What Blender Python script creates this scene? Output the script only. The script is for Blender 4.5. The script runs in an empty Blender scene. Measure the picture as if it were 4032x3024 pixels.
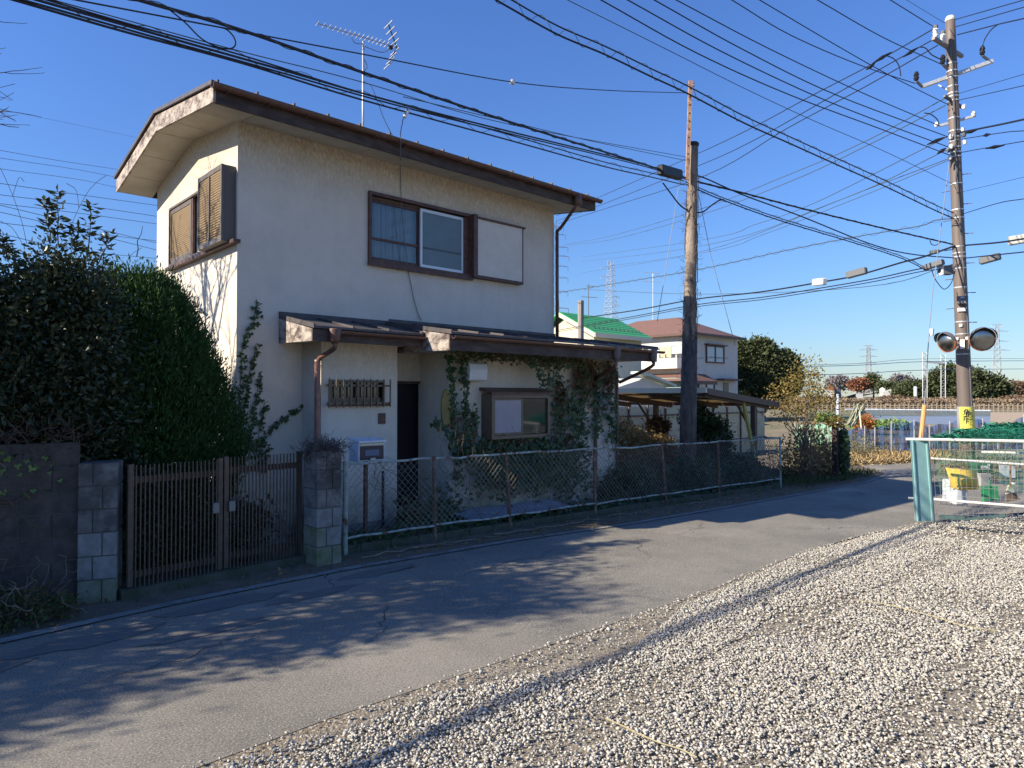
import bpy, bmesh, math, random
import numpy as np
from mathutils import Vector, Matrix
random.seed(7); rng = np.random.default_rng(7)
R = math.radians
scn = bpy.context.scene
# ------------------------------------------------------------------ camera, world, sun, exposure
# World axes: +X runs along the street (away, to the right), +Y into the house plot, z up. Metres.
FPX, CAMH = 2700.0, 1.77
PITCH = math.atan(48 / FPX); YAW = math.atan2(2884, 2700)
FW = Vector((math.cos(YAW) * math.cos(PITCH), math.sin(YAW) * math.cos(PITCH), math.sin(PITCH)))
RT = Vector((math.sin(YAW), -math.cos(YAW), 0)); UP = RT.cross(FW)
cam = bpy.data.cameras.new('camera'); camo = bpy.data.objects.new('camera', cam)
scn.collection.objects.link(camo); scn.camera = camo
camo.location = (0, 0, CAMH)
camo.rotation_euler = Matrix((RT, UP, -FW)).transposed().to_euler()
cam.sensor_width = 36; cam.lens = FPX / 4032 * 36; cam.clip_start = 0.05; cam.clip_end = 6000
SUND = Vector((.465, -.19, -.30)).normalized()
w = bpy.data.worlds.new('World'); scn.world = w; w.use_nodes = True
nt = w.node_tree; bg = nt.nodes['Background']; sky = nt.nodes.new('ShaderNodeTexSky')
sky.sky_type = 'NISHITA'; sky.sun_disc = False
sky.sun_elevation = math.asin(-SUND.z); sky.sun_rotation = math.atan2(-SUND.x, -SUND.y)
sky.air_density = 1.6; sky.dust_density = 0.0; sky.ozone_density = 3.5; sky.altitude = 0
tint = nt.nodes.new('ShaderNodeMix'); tint.data_type = 'RGBA'; tint.blend_type = 'MULTIPLY'; tint.inputs[0].default_value = 1
tint.inputs[7].default_value = (.57, .83, 1.46, 1)          # the camera's cool white balance of clear winter sky
nt.links.new(sky.outputs[0], tint.inputs[6]); nt.links.new(tint.outputs[2], bg.inputs[0]); bg.inputs[1].default_value = 0.065
sl = bpy.data.lights.new('sun', 'SUN'); sl.energy = 5.0; sl.angle = R(0.5); sl.color = (1, .885, .72)
so = bpy.data.objects.new('sun', sl); scn.collection.objects.link(so)
so.rotation_euler = SUND.to_track_quat('-Z', 'Y').to_euler(); so.location = (-20, 10, 30)
scn.view_settings.view_transform = 'Standard'; scn.view_settings.look = 'None'
scn.view_settings.exposure = 0.9; scn.view_settings.gamma = 1
scn.cycles.use_denoising = True; scn.cycles.max_bounces = 6; scn.cycles.transparent_max_bounces = 24
scn.cycles.sample_clamp_indirect = 4
# ------------------------------------------------------------------ helpers
col = scn.collection
ORG = {}
def g(X): return -0.02 * min(max(X - 3.5, 0), 14)
def ray(x, y): return FW + RT * ((x - 2016) / FPX) + UP * ((1512 - y) / FPX)
C0 = Vector((0, 0, CAMH))
def at(x, y, X=None, Y=None, z=None, D=None):
    r = ray(x, y)
    t = X / r.x if X is not None else Y / r.y if Y is not None else (z - CAMH) / r.z if z is not None else D
    return C0 + r * t
def gnd(x, y):
    z = 0
    for i in range(30): P = at(x, y, z=z); z = g(P.x)
    return P
def onplane(x, y, A, d):          # ray against the vertical plane through A along d
    n = Vector((-d[1], d[0], 0)); r = ray(x, y)
    return C0 + r * ((A - C0).dot(n) / r.dot(n))
def tag(o, label=None, cat=None, group=None, kind=None):
    for k, v in (('label', label), ('category', cat), ('group', group), ('kind', kind)):
        if v: o[k] = v
    return o
def empty(name, loc, label=None, cat=None, group=None):
    o = bpy.data.objects.new(name, None); col.objects.link(o); o.location = loc
    o.empty_display_size = .1; ORG[o] = Vector(loc); return tag(o, label, cat, group)
class MB:
    def __init__(s): s.v = []; s.f = []
    def add(s, vs, fs):
        b = len(s.v); s.v += [tuple(p) for p in vs]; s.f += [tuple(i + b for i in f) for f in fs]; return s
    def box(s, x0, x1, y0, y1, z0, z1):
        return s.hexa([(x0,y0,z0),(x1,y0,z0),(x1,y1,z0),(x0,y1,z0),(x0,y0,z1),(x1,y0,z1),(x1,y1,z1),(x0,y1,z1)])
    def hexa(s, p): return s.add(p, [(0,3,2,1),(4,5,6,7),(0,1,5,4),(1,2,6,5),(2,3,7,6),(3,0,4,7)])
    def obox(s, c, sx, sy, sz, rz=0, rx=0, ry=0):
        M = Matrix.Translation(c) @ Matrix.Rotation(rz, 4, 'Z') @ Matrix.Rotation(ry, 4, 'Y') @ Matrix.Rotation(rx, 4, 'X')
        return s.hexa([M @ Vector((a*sx/2, b*sy/2, c_*sz/2)) for c_ in (-1,1) for a, b in ((-1,-1),(1,-1),(1,1),(-1,1))])
    def beam(s, a, b, w_, h, up=(0,0,1)):
        a = Vector(a); b = Vector(b); d = (b-a).normalized(); sd = d.cross(Vector(up))
        if sd.length < 1e-3: sd = d.cross(Vector((1,0,0)))
        sd.normalize(); u = sd.cross(d); sd *= w_/2; u *= h/2
        return s.hexa([a-sd-u, a+sd-u, b+sd-u, b-sd-u, a-sd+u, a+sd+u, b+sd+u, b-sd+u])
    def tube(s, pts, r, n=6, cap=True):
        pts = [Vector(p) for p in pts]; m = len(pts)
        rs = r if isinstance(r, (list, tuple)) else [r]*m
        b = len(s.v); prev = None
        for i, p in enumerate(pts):
            d = (pts[min(i+1,m-1)] - pts[max(i-1,0)])
            d = d.normalized() if d.length > 1e-9 else Vector((0,0,1))
            if prev is None: prev = d.orthogonal().normalized()
            u = prev - d*prev.dot(d); u = u.normalized() if u.length > 1e-6 else d.orthogonal().normalized(); prev = u; q = d.cross(u)
            for k in range(n):
                a = 2*math.pi*k/n; s.v.append(tuple(p + (u*math.cos(a)+q*math.sin(a))*rs[i]))
        for i in range(m-1):
            for k in range(n):
                k2 = (k+1) % n; s.f.append((b+i*n+k, b+i*n+k2, b+(i+1)*n+k2, b+(i+1)*n+k))
        if cap: s.f.append(tuple(b+k for k in reversed(range(n)))); s.f.append(tuple(b+(m-1)*n+k for k in range(n)))
        return s
    def lathe(s, c, prof, n=16, ax=None):
        c = Vector(c); q = Vector(ax).to_track_quat('Z','Y') if ax is not None else None; b = len(s.v)
        for r, z in prof:
            for k in range(n):
                p = Vector((r*math.cos(2*math.pi*k/n), r*math.sin(2*math.pi*k/n), z))
                s.v.append(tuple(c + (q @ p if q else p)))
        for i in range(len(prof)-1):
            for k in range(n): k2=(k+1)%n; s.f.append((b+i*n+k, b+i*n+k2, b+(i+1)*n+k2, b+(i+1)*n+k))
        s.f.append(tuple(b+k for k in reversed(range(n)))); s.f.append(tuple(b+(len(prof)-1)*n+k for k in range(n)))
        return s
    def prism(s, poly, d):         # poly: list of 3D points, extruded by vector d
        n = len(poly); d = Vector(d)
        return s.add([Vector(p) for p in poly] + [Vector(p)+d for p in poly],
            [tuple(reversed(range(n))), tuple(range(n, 2*n))] + [(i, (i+1)%n, n+(i+1)%n, n+i) for i in range(n)])
    def holes(s, ax, a0, a1, z0, z1, c, th, hs):   # wall with openings; ax 'x': spans X at Y=c..c+th
        xs = sorted({a0, a1, *[h[0] for h in hs], *[h[1] for h in hs]}); zs = sorted({z0, z1, *[h[2] for h in hs], *[h[3] for h in hs]})
        for i in range(len(xs)-1):
            for j in range(len(zs)-1):
                mx = (xs[i]+xs[i+1])/2; mz = (zs[j]+zs[j+1])/2
                if any(h[0] < mx < h[1] and h[2] < mz < h[3] for h in hs): continue
                if ax == 'x': s.box(xs[i], xs[i+1], c, c+th, zs[j], zs[j+1])
                else: s.box(c, c+th, xs[i], xs[i+1], zs[j], zs[j+1])
        return s
    def build(s, name, mat, parent=None, smooth=False, bevel=0, kind=None, label=None):
        o0 = ORG.get(parent, Vector((0,0,0)))
        me = bpy.data.meshes.new(name)
        me.from_pydata([(p[0]-o0.x, p[1]-o0.y, p[2]-o0.z) for p in s.v], [], s.f)
        me.validate(); 
        bm = bmesh.new(); bm.from_mesh(me); bmesh.ops.recalc_face_normals(bm, faces=bm.faces)
        if bevel: bmesh.ops.bevel(bm, geom=list(bm.edges), offset=bevel, segments=1, affect='EDGES')
        bm.to_mesh(me); bm.free()
        if smooth: me.shade_smooth()
        me.materials.append(mat); o = bpy.data.objects.new(name, me); col.objects.link(o)
        if parent: o.parent = parent
        ORG[o] = o0 if parent else Vector((0,0,0))
        return tag(o, label=label, kind=kind)
def npmesh(name, V, F, mat, parent=None, kind=None):   # numpy verts (n,3), faces (m,k)
    o0 = ORG.get(parent, Vector((0,0,0)))
    me = bpy.data.meshes.new(name); k = F.shape[1]; m = F.shape[0]
    me.vertices.add(len(V)); me.vertices.foreach_set('co', (V - np.array(o0)).astype(np.float32).ravel())
    me.loops.add(m*k); me.loops.foreach_set('vertex_index', F.astype(np.int32).ravel())
    me.polygons.add(m); me.polygons.foreach_set('loop_start', np.arange(0, m*k, k, dtype=np.int32))
    me.update(calc_edges=True); me.materials.append(mat)
    o = bpy.data.objects.new(name, me); col.objects.link(o)
    if parent: o.parent = parent
    ORG[o] = o0 if parent else Vector((0,0,0)); return tag(o, kind=kind)
def piece(me, name, parent, loc, rot=(0,0,0), sc=(1,1,1)):
    o = bpy.data.objects.new(name, me); col.objects.link(o); o.parent = parent
    o.location = Vector(loc) - ORG[parent]; o.rotation_euler = rot; o.scale = sc; return o
def unitbox(name, mat, bevel=.03):
    bm = bmesh.new(); bmesh.ops.create_cube(bm, size=1)
    if bevel: bmesh.ops.bevel(bm, geom=list(bm.edges), offset=bevel, segments=1, affect='EDGES')
    me = bpy.data.meshes.new(name); bm.to_mesh(me); bm.free(); me.materials.append(mat); return me
def copy_tree(o, parent=None):
    c = o.copy(); col.objects.link(c)
    if parent: c.parent = parent
    for ch in [x for x in bpy.data.objects if x.parent == o and x != c]: copy_tree(ch, c)
    return c
def smooth(pts, n=8):
    P = [Vector(p) for p in pts]
    if len(P) < 3: return P
    P = [2*P[0]-P[1]] + P + [2*P[-1]-P[-2]]; out = []
    for i in range(1, len(P)-2):
        for k in range(n):
            t = k/n; a,b,c,d = P[i-1],P[i],P[i+1],P[i+2]
            out.append(.5*((2*b)+(c-a)*t+(2*a-5*b+4*c-d)*t*t+(3*b-a-3*c+d)*t**3))
    return out + [P[-2]]
# ------------------------------------------------------------------ materials
def M(name, c, c2=None, scale=8, rough=.8, bump=0, bscale=60, metal=0, detail=6, stretch=(1,1,1), mixlo=.35, mixhi=.65, rand=0, spec=.4, c3=None, s3=2, lo3=.55, hi3=.75, trans=0):
    m = bpy.data.materials.new(name); m.use_nodes = True; n = m.node_tree.nodes; l = m.node_tree.links
    b = n['Principled BSDF']; b.inputs['Roughness'].default_value = rough; b.inputs['Metallic'].default_value = metal
    b.inputs['Specular IOR Level'].default_value = spec
    def noise(sc, det=detail):
        gm = n.new('ShaderNodeNewGeometry'); mp = n.new('ShaderNodeMapping'); mp.inputs['Scale'].default_value = stretch
        t = n.new('ShaderNodeTexNoise'); t.inputs['Scale'].default_value = sc; t.inputs['Detail'].default_value = det; t.inputs['Roughness'].default_value = .65
        l.new(gm.outputs['Position'], mp.inputs[0]); l.new(mp.outputs[0], t.inputs['Vector']); return t
    def mix(fac, a, bb):
        x = n.new('ShaderNodeMix'); x.data_type = 'RGBA'; l.new(fac, x.inputs[0])
        for i, q in ((6, a), (7, bb)):
            if isinstance(q, tuple): x.inputs[i].default_value = (*q, 1)
            else: l.new(q, x.inputs[i])
        return x.outputs[2]
    def ramp(s_, lo, hi):
        r = n.new('ShaderNodeMapRange'); r.inputs[1].default_value = lo; r.inputs[2].default_value = hi; r.clamp = True; l.new(s_, r.inputs[0]); return r.outputs[0]
    out = c
    if c2:
        if rand:
            gm = n.new('ShaderNodeNewGeometry'); out = mix(gm.outputs['Random Per Island'], c, c2)
        else: out = mix(ramp(noise(scale).outputs[0], mixlo, mixhi), c, c2)
    if c3: out = mix(ramp(noise(s3).outputs[0], lo3, hi3), out, c3)
    if isinstance(out, tuple): b.inputs['Base Color'].default_value = (*out, 1)
    else: l.new(out, b.inputs['Base Color'])
    if bump:
        bp = n.new('ShaderNodeBump'); bp.inputs['Strength'].default_value = bump; bp.inputs['Distance'].default_value = .02
        l.new(noise(bscale, 3).outputs[0], bp.inputs['Height']); l.new(bp.outputs[0], b.inputs['Normal'])
    if trans:
        tr = n.new('ShaderNodeBsdfTranslucent'); ms = n.new('ShaderNodeMixShader'); ms.inputs[0].default_value = trans
        if isinstance(out, tuple): tr.inputs[0].default_value = (*out, 1)
        else: l.new(out, tr.inputs[0])
        l.new(b.outputs[0], ms.inputs[1]); l.new(tr.outputs[0], ms.inputs[2]); l.new(ms.outputs[0], n['Material Output'].inputs[0])
    m['mixf'] = 0; return m
def glassm(name, tint=(.8,.85,.85), tr=.75):
    m = bpy.data.materials.new(name); m.use_nodes = True; n = m.node_tree.nodes; l = m.node_tree.links
    gl = n.new('ShaderNodeBsdfGlossy'); gl.inputs['Roughness'].default_value = .03; tp = n.new('ShaderNodeBsdfTransparent'); tp.inputs[0].default_value = (*tint, 1)
    fr = n.new('ShaderNodeFresnel'); fr.inputs[0].default_value = 1.5; ms = n.new('ShaderNodeMixShader')
    l.new(fr.outputs[0], ms.inputs[0]); l.new(tp.outputs[0], ms.inputs[1]); l.new(gl.outputs[0], ms.inputs[2]); l.new(ms.outputs[0], n['Material Output'].inputs[0]); return m
def stucco(name, base, dirt, stain, z0, z1):
    m = M(name, base, dirt, scale=2.2, rough=.92, bump=.9, bscale=70, spec=.2, mixlo=.4, mixhi=.75)
    n = m.node_tree.nodes; l = m.node_tree.links; b = n['Principled BSDF']
    src = b.inputs['Base Color'].links[0].from_socket
    gm = n.new('ShaderNodeNewGeometry'); sp = n.new('ShaderNodeSeparateXYZ'); l.new(gm.outputs['Position'], sp.inputs[0])
    r = n.new('ShaderNodeMapRange'); r.inputs[1].default_value = z0; r.inputs[2].default_value = z1; l.new(sp.outputs[2], r.inputs[0])
    mp = n.new('ShaderNodeMapping'); mp.inputs['Scale'].default_value = (1,1,.45); l.new(gm.outputs['Position'], mp.inputs[0])
    t = n.new('ShaderNodeTexNoise'); t.inputs['Scale'].default_value = 34; t.inputs['Detail'].default_value = 7; t.inputs['Roughness'].default_value = .7; l.new(mp.outputs[0], t.inputs['Vector'])
    r2 = n.new('ShaderNodeMapRange'); r2.inputs[1].default_value = .32; r2.inputs[2].default_value = .66; l.new(t.outputs[0], r2.inputs[0])
    mu = n.new('ShaderNodeMath'); mu.operation = 'MULTIPLY'; l.new(r.outputs[0], mu.inputs[0]); l.new(r2.outputs[0], mu.inputs[1])
    x = n.new('ShaderNodeMix'); x.data_type = 'RGBA'; l.new(mu.outputs[0], x.inputs[0]); l.new(src, x.inputs[6]); x.inputs[7].default_value = (*stain, 1)
    # splashed dirt near the ground
    r3 = n.new('ShaderNodeMapRange'); r3.inputs[1].default_value = .75; r3.inputs[2].default_value = .0; l.new(sp.outputs[2], r3.inputs[0])
    t3 = n.new('ShaderNodeTexNoise'); t3.inputs['Scale'].default_value = 5; t3.inputs['Detail'].default_value = 8; l.new(gm.outputs['Position'], t3.inputs['Vector'])
    r4 = n.new('ShaderNodeMapRange'); r4.inputs[1].default_value = .3; r4.inputs[2].default_value = .6; l.new(t3.outputs[0], r4.inputs[0])
    m3 = n.new('ShaderNodeMath'); m3.operation = 'MULTIPLY'; l.new(r3.outputs[0], m3.inputs[0]); l.new(r4.outputs[0], m3.inputs[1])
    x3 = n.new('ShaderNodeMix'); x3.data_type = 'RGBA'; l.new(m3.outputs[0], x3.inputs[0]); l.new(x.outputs[2], x3.inputs[6]); x3.inputs[7].default_value = (.22,.21,.16,1)
    # faint vertical rain streaks
    mp4 = n.new('ShaderNodeMapping'); mp4.inputs['Scale'].default_value = (9,9,.5); l.new(gm.outputs['Position'], mp4.inputs[0])
    t4 = n.new('ShaderNodeTexNoise'); t4.inputs['Scale'].default_value = 1; t4.inputs['Detail'].default_value = 5; l.new(mp4.outputs[0], t4.inputs['Vector'])
    r5 = n.new('ShaderNodeMapRange'); r5.inputs[1].default_value = .52; r5.inputs[2].default_value = .8; r5.inputs[4].default_value = .16; l.new(t4.outputs[0], r5.inputs[0])
    x4 = n.new('ShaderNodeMix'); x4.data_type = 'RGBA'; l.new(r5.outputs[0], x4.inputs[0]); l.new(x3.outputs[2], x4.inputs[6]); x4.inputs[7].default_value = (.46,.43,.36,1)
    l.new(x4.outputs[2], b.inputs['Base Color']); return m
STUC = stucco('stucco', (.76,.70,.60), (.66,.61,.52), (.44,.33,.19), 4.35, 5.15)
STUC2 = stucco('stucco_annex', (.74,.70,.61), (.65,.61,.52), (.44,.35,.21), 1.8, 2.6)
SOFF = M('soffit_board', (.50,.48,.42), (.42,.39,.32), 3, rough=.9, c3=(.26,.22,.17), s3=1.6, lo3=.62, hi3=.8)
BRN = M('brown_weathered_board', (.045,.03,.026), (.10,.075,.065), 14, rough=.75, bump=.3, bscale=40, stretch=(.3,1,1), c3=(.03,.022,.02), s3=5)
BARGE = M('peeling_white_board', (.42,.37,.32), (.09,.06,.055), 11, rough=.85, bump=.3, stretch=(1,.5,1), mixlo=.42, mixhi=.62)
GUT = M('brown_gutter', (.16,.085,.06), (.11,.06,.045), 12, rough=.45)
COPP = M('copper_pipe', (.30,.16,.12), (.20,.10,.08), 10, rough=.4, c3=(.5,.45,.42), s3=22, lo3=.66, hi3=.7)
ROOF = M('dark_metal_roof', (.055,.05,.055), (.10,.085,.08), 5, rough=.5, bump=.2)
FRM = M('brown_frame', (.075,.032,.026), (.13,.075,.06), 18, rough=.55)
BRZ = M('bronze_aluminium', (.17,.135,.095), (.13,.10,.075), 14, rough=.45, metal=.3)
WALU = M('pale_aluminium', (.62,.64,.66), rough=.4, metal=.3)
GLS = glassm('window_glass'); DKG = M('dark_pane', (.015,.02,.022), rough=.06, spec=.8)
FROST = M('frosted_pane', (.12,.17,.18), (.10,.14,.15), 3, rough=.25, spec=.6)
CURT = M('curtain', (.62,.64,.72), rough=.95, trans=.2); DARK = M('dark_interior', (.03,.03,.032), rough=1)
BLK = M('black_door', (.012,.012,.016), rough=.4); WPL = M('white_plastic', (.66,.70,.75), (.58,.62,.66), 6, rough=.4)
CREAMP = M('cream_plastic', (.6,.57,.42), rough=.5); NAVY = M('dark_purple_panel', (.03,.026,.045), rough=.3)
BLUEG = M('slate_blue_panel', (.09,.14,.22), rough=.4)
BLOCK = M('concrete_block', (.27,.27,.26), (.17,.17,.16), 9, rough=.95, bump=.5, bscale=90, c3=(.06,.06,.055), s3=2.8, lo3=.52, hi3=.68)
BLOCKV = [BLOCK, M('stained_block', (.21,.205,.19), (.085,.083,.078), 3.2, rough=.95, bump=.5, bscale=90, mixlo=.42, mixhi=.58), M('pale_block', (.31,.31,.29), (.22,.22,.205), 12, rough=.95, bump=.5, bscale=90, c3=(.12,.12,.11), s3=3), M('dark_block', (.13,.13,.13), (.06,.06,.06), 4, rough=.95, bump=.5, bscale=90)]
BLOCKG = M('mossy_block', (.25,.26,.21), (.12,.14,.06), 6, rough=.95, bump=.5, bscale=90)
BLOCKD = M('dark_brown_block', (.10,.085,.075), (.05,.045,.04), 7, rough=.95, bump=.6, bscale=60)
MORT = M('mortar', (.10,.098,.09), rough=.95)
CONC = M('kerb_concrete', (.26,.26,.25), (.17,.17,.16), 7, rough=.95, bump=.4, bscale=80, c3=(.07,.075,.06), s3=1.5)
MOSSC = M('mossy_footing', (.09,.095,.075), (.05,.06,.035), 5, rough=.95, bump=.5, bscale=60)
ASPH = M('asphalt', (.245,.228,.185), (.165,.155,.13), .9, rough=.92, bump=.35, bscale=260, c3=(.31,.29,.24), s3=.55, spec=.25)
# speckle of the aggregate
def speckle(m, sc, lo, hi, c):
    n = m.node_tree.nodes; l = m.node_tree.links; b = n['Principled BSDF']; src = b.inputs['Base Color'].links[0].from_socket
    gm = n.new('ShaderNodeNewGeometry'); t = n.new('ShaderNodeTexNoise'); t.inputs['Scale'].default_value = sc; t.inputs['Detail'].default_value = 2
    l.new(gm.outputs['Position'], t.inputs['Vector']); r = n.new('ShaderNodeMapRange'); r.inputs[1].default_value = lo; r.inputs[2].default_value = hi; l.new(t.outputs[0], r.inputs[0])
    x = n.new('ShaderNodeMix'); x.data_type = 'RGBA'; l.new(r.outputs[0], x.inputs[0]); l.new(src, x.inputs[6]); x.inputs[7].default_value = (*c, 1); l.new(x.outputs[2], b.inputs['Base Color'])
speckle(ASPH, 95, .53, .68, (.40,.375,.33)); speckle(ASPH, 75, .56, .68, (.10,.095,.09))
PATCH = M('dark_patch_asphalt', (.13,.125,.115), (.16,.155,.14), 3, rough=.9, bump=.3, bscale=220); speckle(PATCH, 170, .55, .72, (.2,.19,.18))
DIRT = M('dirt', (.17,.135,.095), (.11,.09,.065), 5, rough=1, bump=.6, bscale=50, c3=(.07,.075,.035), s3=1.2)
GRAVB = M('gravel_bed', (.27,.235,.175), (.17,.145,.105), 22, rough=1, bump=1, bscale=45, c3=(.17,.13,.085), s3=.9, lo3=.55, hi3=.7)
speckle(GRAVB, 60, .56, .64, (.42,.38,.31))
STONE = M('crushed_stone', (.51,.485,.42), (.16,.152,.135), rough=.9, rand=1, c3=(.60,.56,.47), s3=70, lo3=.5, hi3=.62)
FIELD = M('dry_field', (.24,.19,.12), (.16,.14,.07), .35, rough=1, c3=(.09,.12,.04), s3=.09, lo3=.5, hi3=.6)
LEAFD = M('dark_leaf', (.014,.034,.012), (.085,.095,.04), rough=.42, rand=1, trans=.25, spec=.5)
LEAFC = M('conifer_leaf', (.014,.055,.011), (.05,.12,.02), rough=.6, rand=1, trans=.2)
LEAFI = M('ivy_leaf', (.02,.055,.022), (.06,.11,.035), rough=.4, rand=1, trans=.2)
LEAFB = M('brown_ivy_leaf', (.13,.055,.03), (.07,.07,.03), rough=.7, rand=1, trans=.25)
LEAFY = M('yellow_autumn_leaf', (.34,.23,.06), (.15,.14,.035), rough=.6, rand=1, trans=.4, c3=(.5,.2,.07), s3=3, lo3=.6, hi3=.7)
LEAFT = M('dry_tan_leaf', (.36,.24,.11), (.14,.11,.05), rough=.8, rand=1, trans=.35)
LEAFT2 = M('sunny_dry_leaf', (.55,.40,.19), (.24,.17,.07), rough=.8, rand=1, trans=.5)  # dry leaf brightened, sunlight on the thicket put into the colour
LEAFF = M('far_leaf', (.035,.05,.02), (.10,.12,.045), rough=.8, rand=1, trans=.15)
LEAFR = M('far_brown_leaf', (.17,.10,.06), (.09,.07,.045), rough=.9, rand=1)
BARK = M('bark', (.11,.09,.07), (.06,.05,.04), 14, rough=.95, bump=.6, bscale=40)
TWIG = M('pale_twig', (.26,.20,.15), (.14,.11,.09), 12, rough=.9)
POLEB = M('weathered_pole', (.34,.275,.215), (.15,.12,.095), 6, rough=.9, bump=.8, bscale=30, stretch=(1,1,.15))
VINEB = M('dried_vine', (.15,.125,.11), (.05,.045,.045), 10, rough=.95, bump=.8, bscale=40, stretch=(1,1,.3))
POLEC = M('brown_steel_pole', (.17,.135,.115), (.12,.098,.085), 4, rough=.55, stretch=(1,1,.1)); 
POLEG = M('grey_concrete_pole', (.30,.28,.25), (.22,.21,.19), 5, rough=.8, stretch=(1,1,.2))
GALV = M('galvanised_steel', (.62,.63,.63), (.42,.43,.44), 20, rough=.45, metal=.5)
RUST = M('rusty_orange_steel', (.52,.34,.24), (.24,.12,.075), 12, rough=.8, c3=(.55,.42,.33), s3=6)
RUSTP = M('rusty_post', (.13,.075,.05), (.30,.22,.17), 14, rough=.85, bump=.3, mixlo=.5, mixhi=.7)
TEALP = M('pale_teal_paint', (.42,.50,.46), (.22,.27,.25), 12, rough=.6, c3=(.15,.08,.05), s3=7, lo3=.52, hi3=.6)
WIREM = M('fence_wire', (.29,.28,.265), (.19,.15,.12), 6, rough=.5, metal=.3)
BLKC = M('black_cable', (.012,.013,.018), rough=.5); GRNC = M('grey_green_strand', (.06,.08,.085), rough=.5)
PORC = M('white_porcelain', (.75,.75,.72), rough=.2); REDB = M('orange_red_plastic', (.38,.12,.06), rough=.5)
GREYB = M('grey_box', (.13,.135,.14), rough=.6); MIRR = M('mirror_face', (.36,.36,.33), rough=.28, metal=1)
NETG = M('green_net', (.01,.16,.10), (.02,.22,.13), 20, rough=.8); NETB = M('blue_net', (.03,.09,.32), (.05,.13,.36), 8, rough=.8)
def netmat(name, c, cover, sc=1):
    m = bpy.data.materials.new(name); m.use_nodes = True; n = m.node_tree.nodes; l = m.node_tree.links; b = n['Principled BSDF']
    b.inputs['Base Color'].default_value = (*c, 1); b.inputs['Roughness'].default_value = .8
    tp = n.new('ShaderNodeBsdfTransparent'); ms = n.new('ShaderNodeMixShader'); t = n.new('ShaderNodeTexNoise'); t.inputs['Scale'].default_value = sc
    gm = n.new('ShaderNodeNewGeometry'); l.new(gm.outputs['Position'], t.inputs['Vector'])
    r = n.new('ShaderNodeMapRange'); r.inputs[1].default_value = .3; r.inputs[2].default_value = .7; r.inputs[3].default_value = max(0, cover-.25); r.inputs[4].default_value = min(1, cover+.25)
    l.new(t.outputs[0], r.inputs[0]); l.new(r.outputs[0], ms.inputs[0]); l.new(tp.outputs[0], ms.inputs[1]); l.new(b.outputs[0], ms.inputs[2]); l.new(ms.outputs[0], n['Material Output'].inputs[0]); return m
NETGT = netmat('green_net_cloth', (.01,.13,.08), .26, 30); NETBT = netmat('blue_net_cloth', (.02,.07,.20), .66, 2); TARPG = netmat('green_sheet', (.22,.42,.30), .75, 2)
# ------------------------------------------------------------------ foliage helpers
def leaves(name, P, N, size, mat, parent=None, kind='stuff', asp=2.0, jit=.8):
    # one folded rhomb (2 tris) per leaf at points P with preferred directions N
    n = len(P); d = N + rng.normal(0, jit, (n,3)); d /= np.linalg.norm(d, axis=1)[:,None] + 1e-9
    u = np.cross(d, rng.normal(0, 1, (n,3))); u /= np.linalg.norm(u, axis=1)[:,None] + 1e-9
    s = (size * rng.uniform(.6, 1.3, n))[:,None]; nn = np.cross(d, u)
    V = np.stack([P, P + d*s*.5 + u*s*.5/asp + nn*s*.12, P + d*s, P + d*s*.5 - u*s*.5/asp + nn*s*.12], 1).reshape(-1,3)
    i = np.arange(n)*4; F = np.concatenate([np.stack([i,i+1,i+2],1), np.stack([i,i+2,i+3],1)])
    return npmesh(name, V, F, mat, parent, kind)
def shell(c, r, n, inner=.55, flat=True):
    d = rng.normal(0,1,(n,3)); d /= np.linalg.norm(d,axis=1)[:,None]
    q = rng.uniform(inner**3, 1, n)**(1/3)
    return np.array(c) + d*np.array(r)*q[:,None], d
def cloud(blobs, per, clump=.12, k=14):   # clumped points in several ellipsoids
    Ps, Ns = [], []
    for c, r, wgt in blobs:
        nc = max(3, int(per*wgt/k)); P, N = shell(c, r, nc)
        P = np.repeat(P, k, 0) + rng.normal(0, clump, (nc*k,3)); Ps.append(P); Ns.append(np.repeat(N, k, 0))
    return np.concatenate(Ps), np.concatenate(Ns)
def limbs(mb, base, tips, r0, wob=.06, n=5, seg=6):
    base = Vector(base)
    for t in tips:
        t = Vector(t); pts = [base.lerp(t, k/seg) + Vector([random.gauss(0, wob)*(k/seg)*(1-k/seg)*3 for _ in range(3)]) for k in range(seg+1)]
        mb.tube(pts, [r0*(1-k/seg)+r0*.18 for k in range(seg+1)], n, cap=False)
def tree(name, label, base, h, blobs, nl, size, mat, group=None, r0=.06, clump=.12, barkm=None, cat='tree', asp=2.0, k=14):
    t = empty(name, base, label, cat, group); b = Vector(base); mb = MB()
    mb.tube([b - Vector((0,0,.1)), b + Vector((0,0,h*.35)), b + Vector((.05,0,h*.6))], [r0*1.2, r0, r0*.6], 7)
    tips = []
    for c, r, wgt in blobs:
        for _ in range(3): tips.append(Vector(c) + Vector([random.uniform(-.6,.6)*q for q in r]))
    limbs(mb, b + Vector((0,0,h*.3)), tips, r0*.5)
    mb.build('trunk', barkm or BARK, t, smooth=True)
    P, N = cloud(blobs, nl, clump, k); leaves('crown', P, N, size, mat, t, asp=asp); return t
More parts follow.
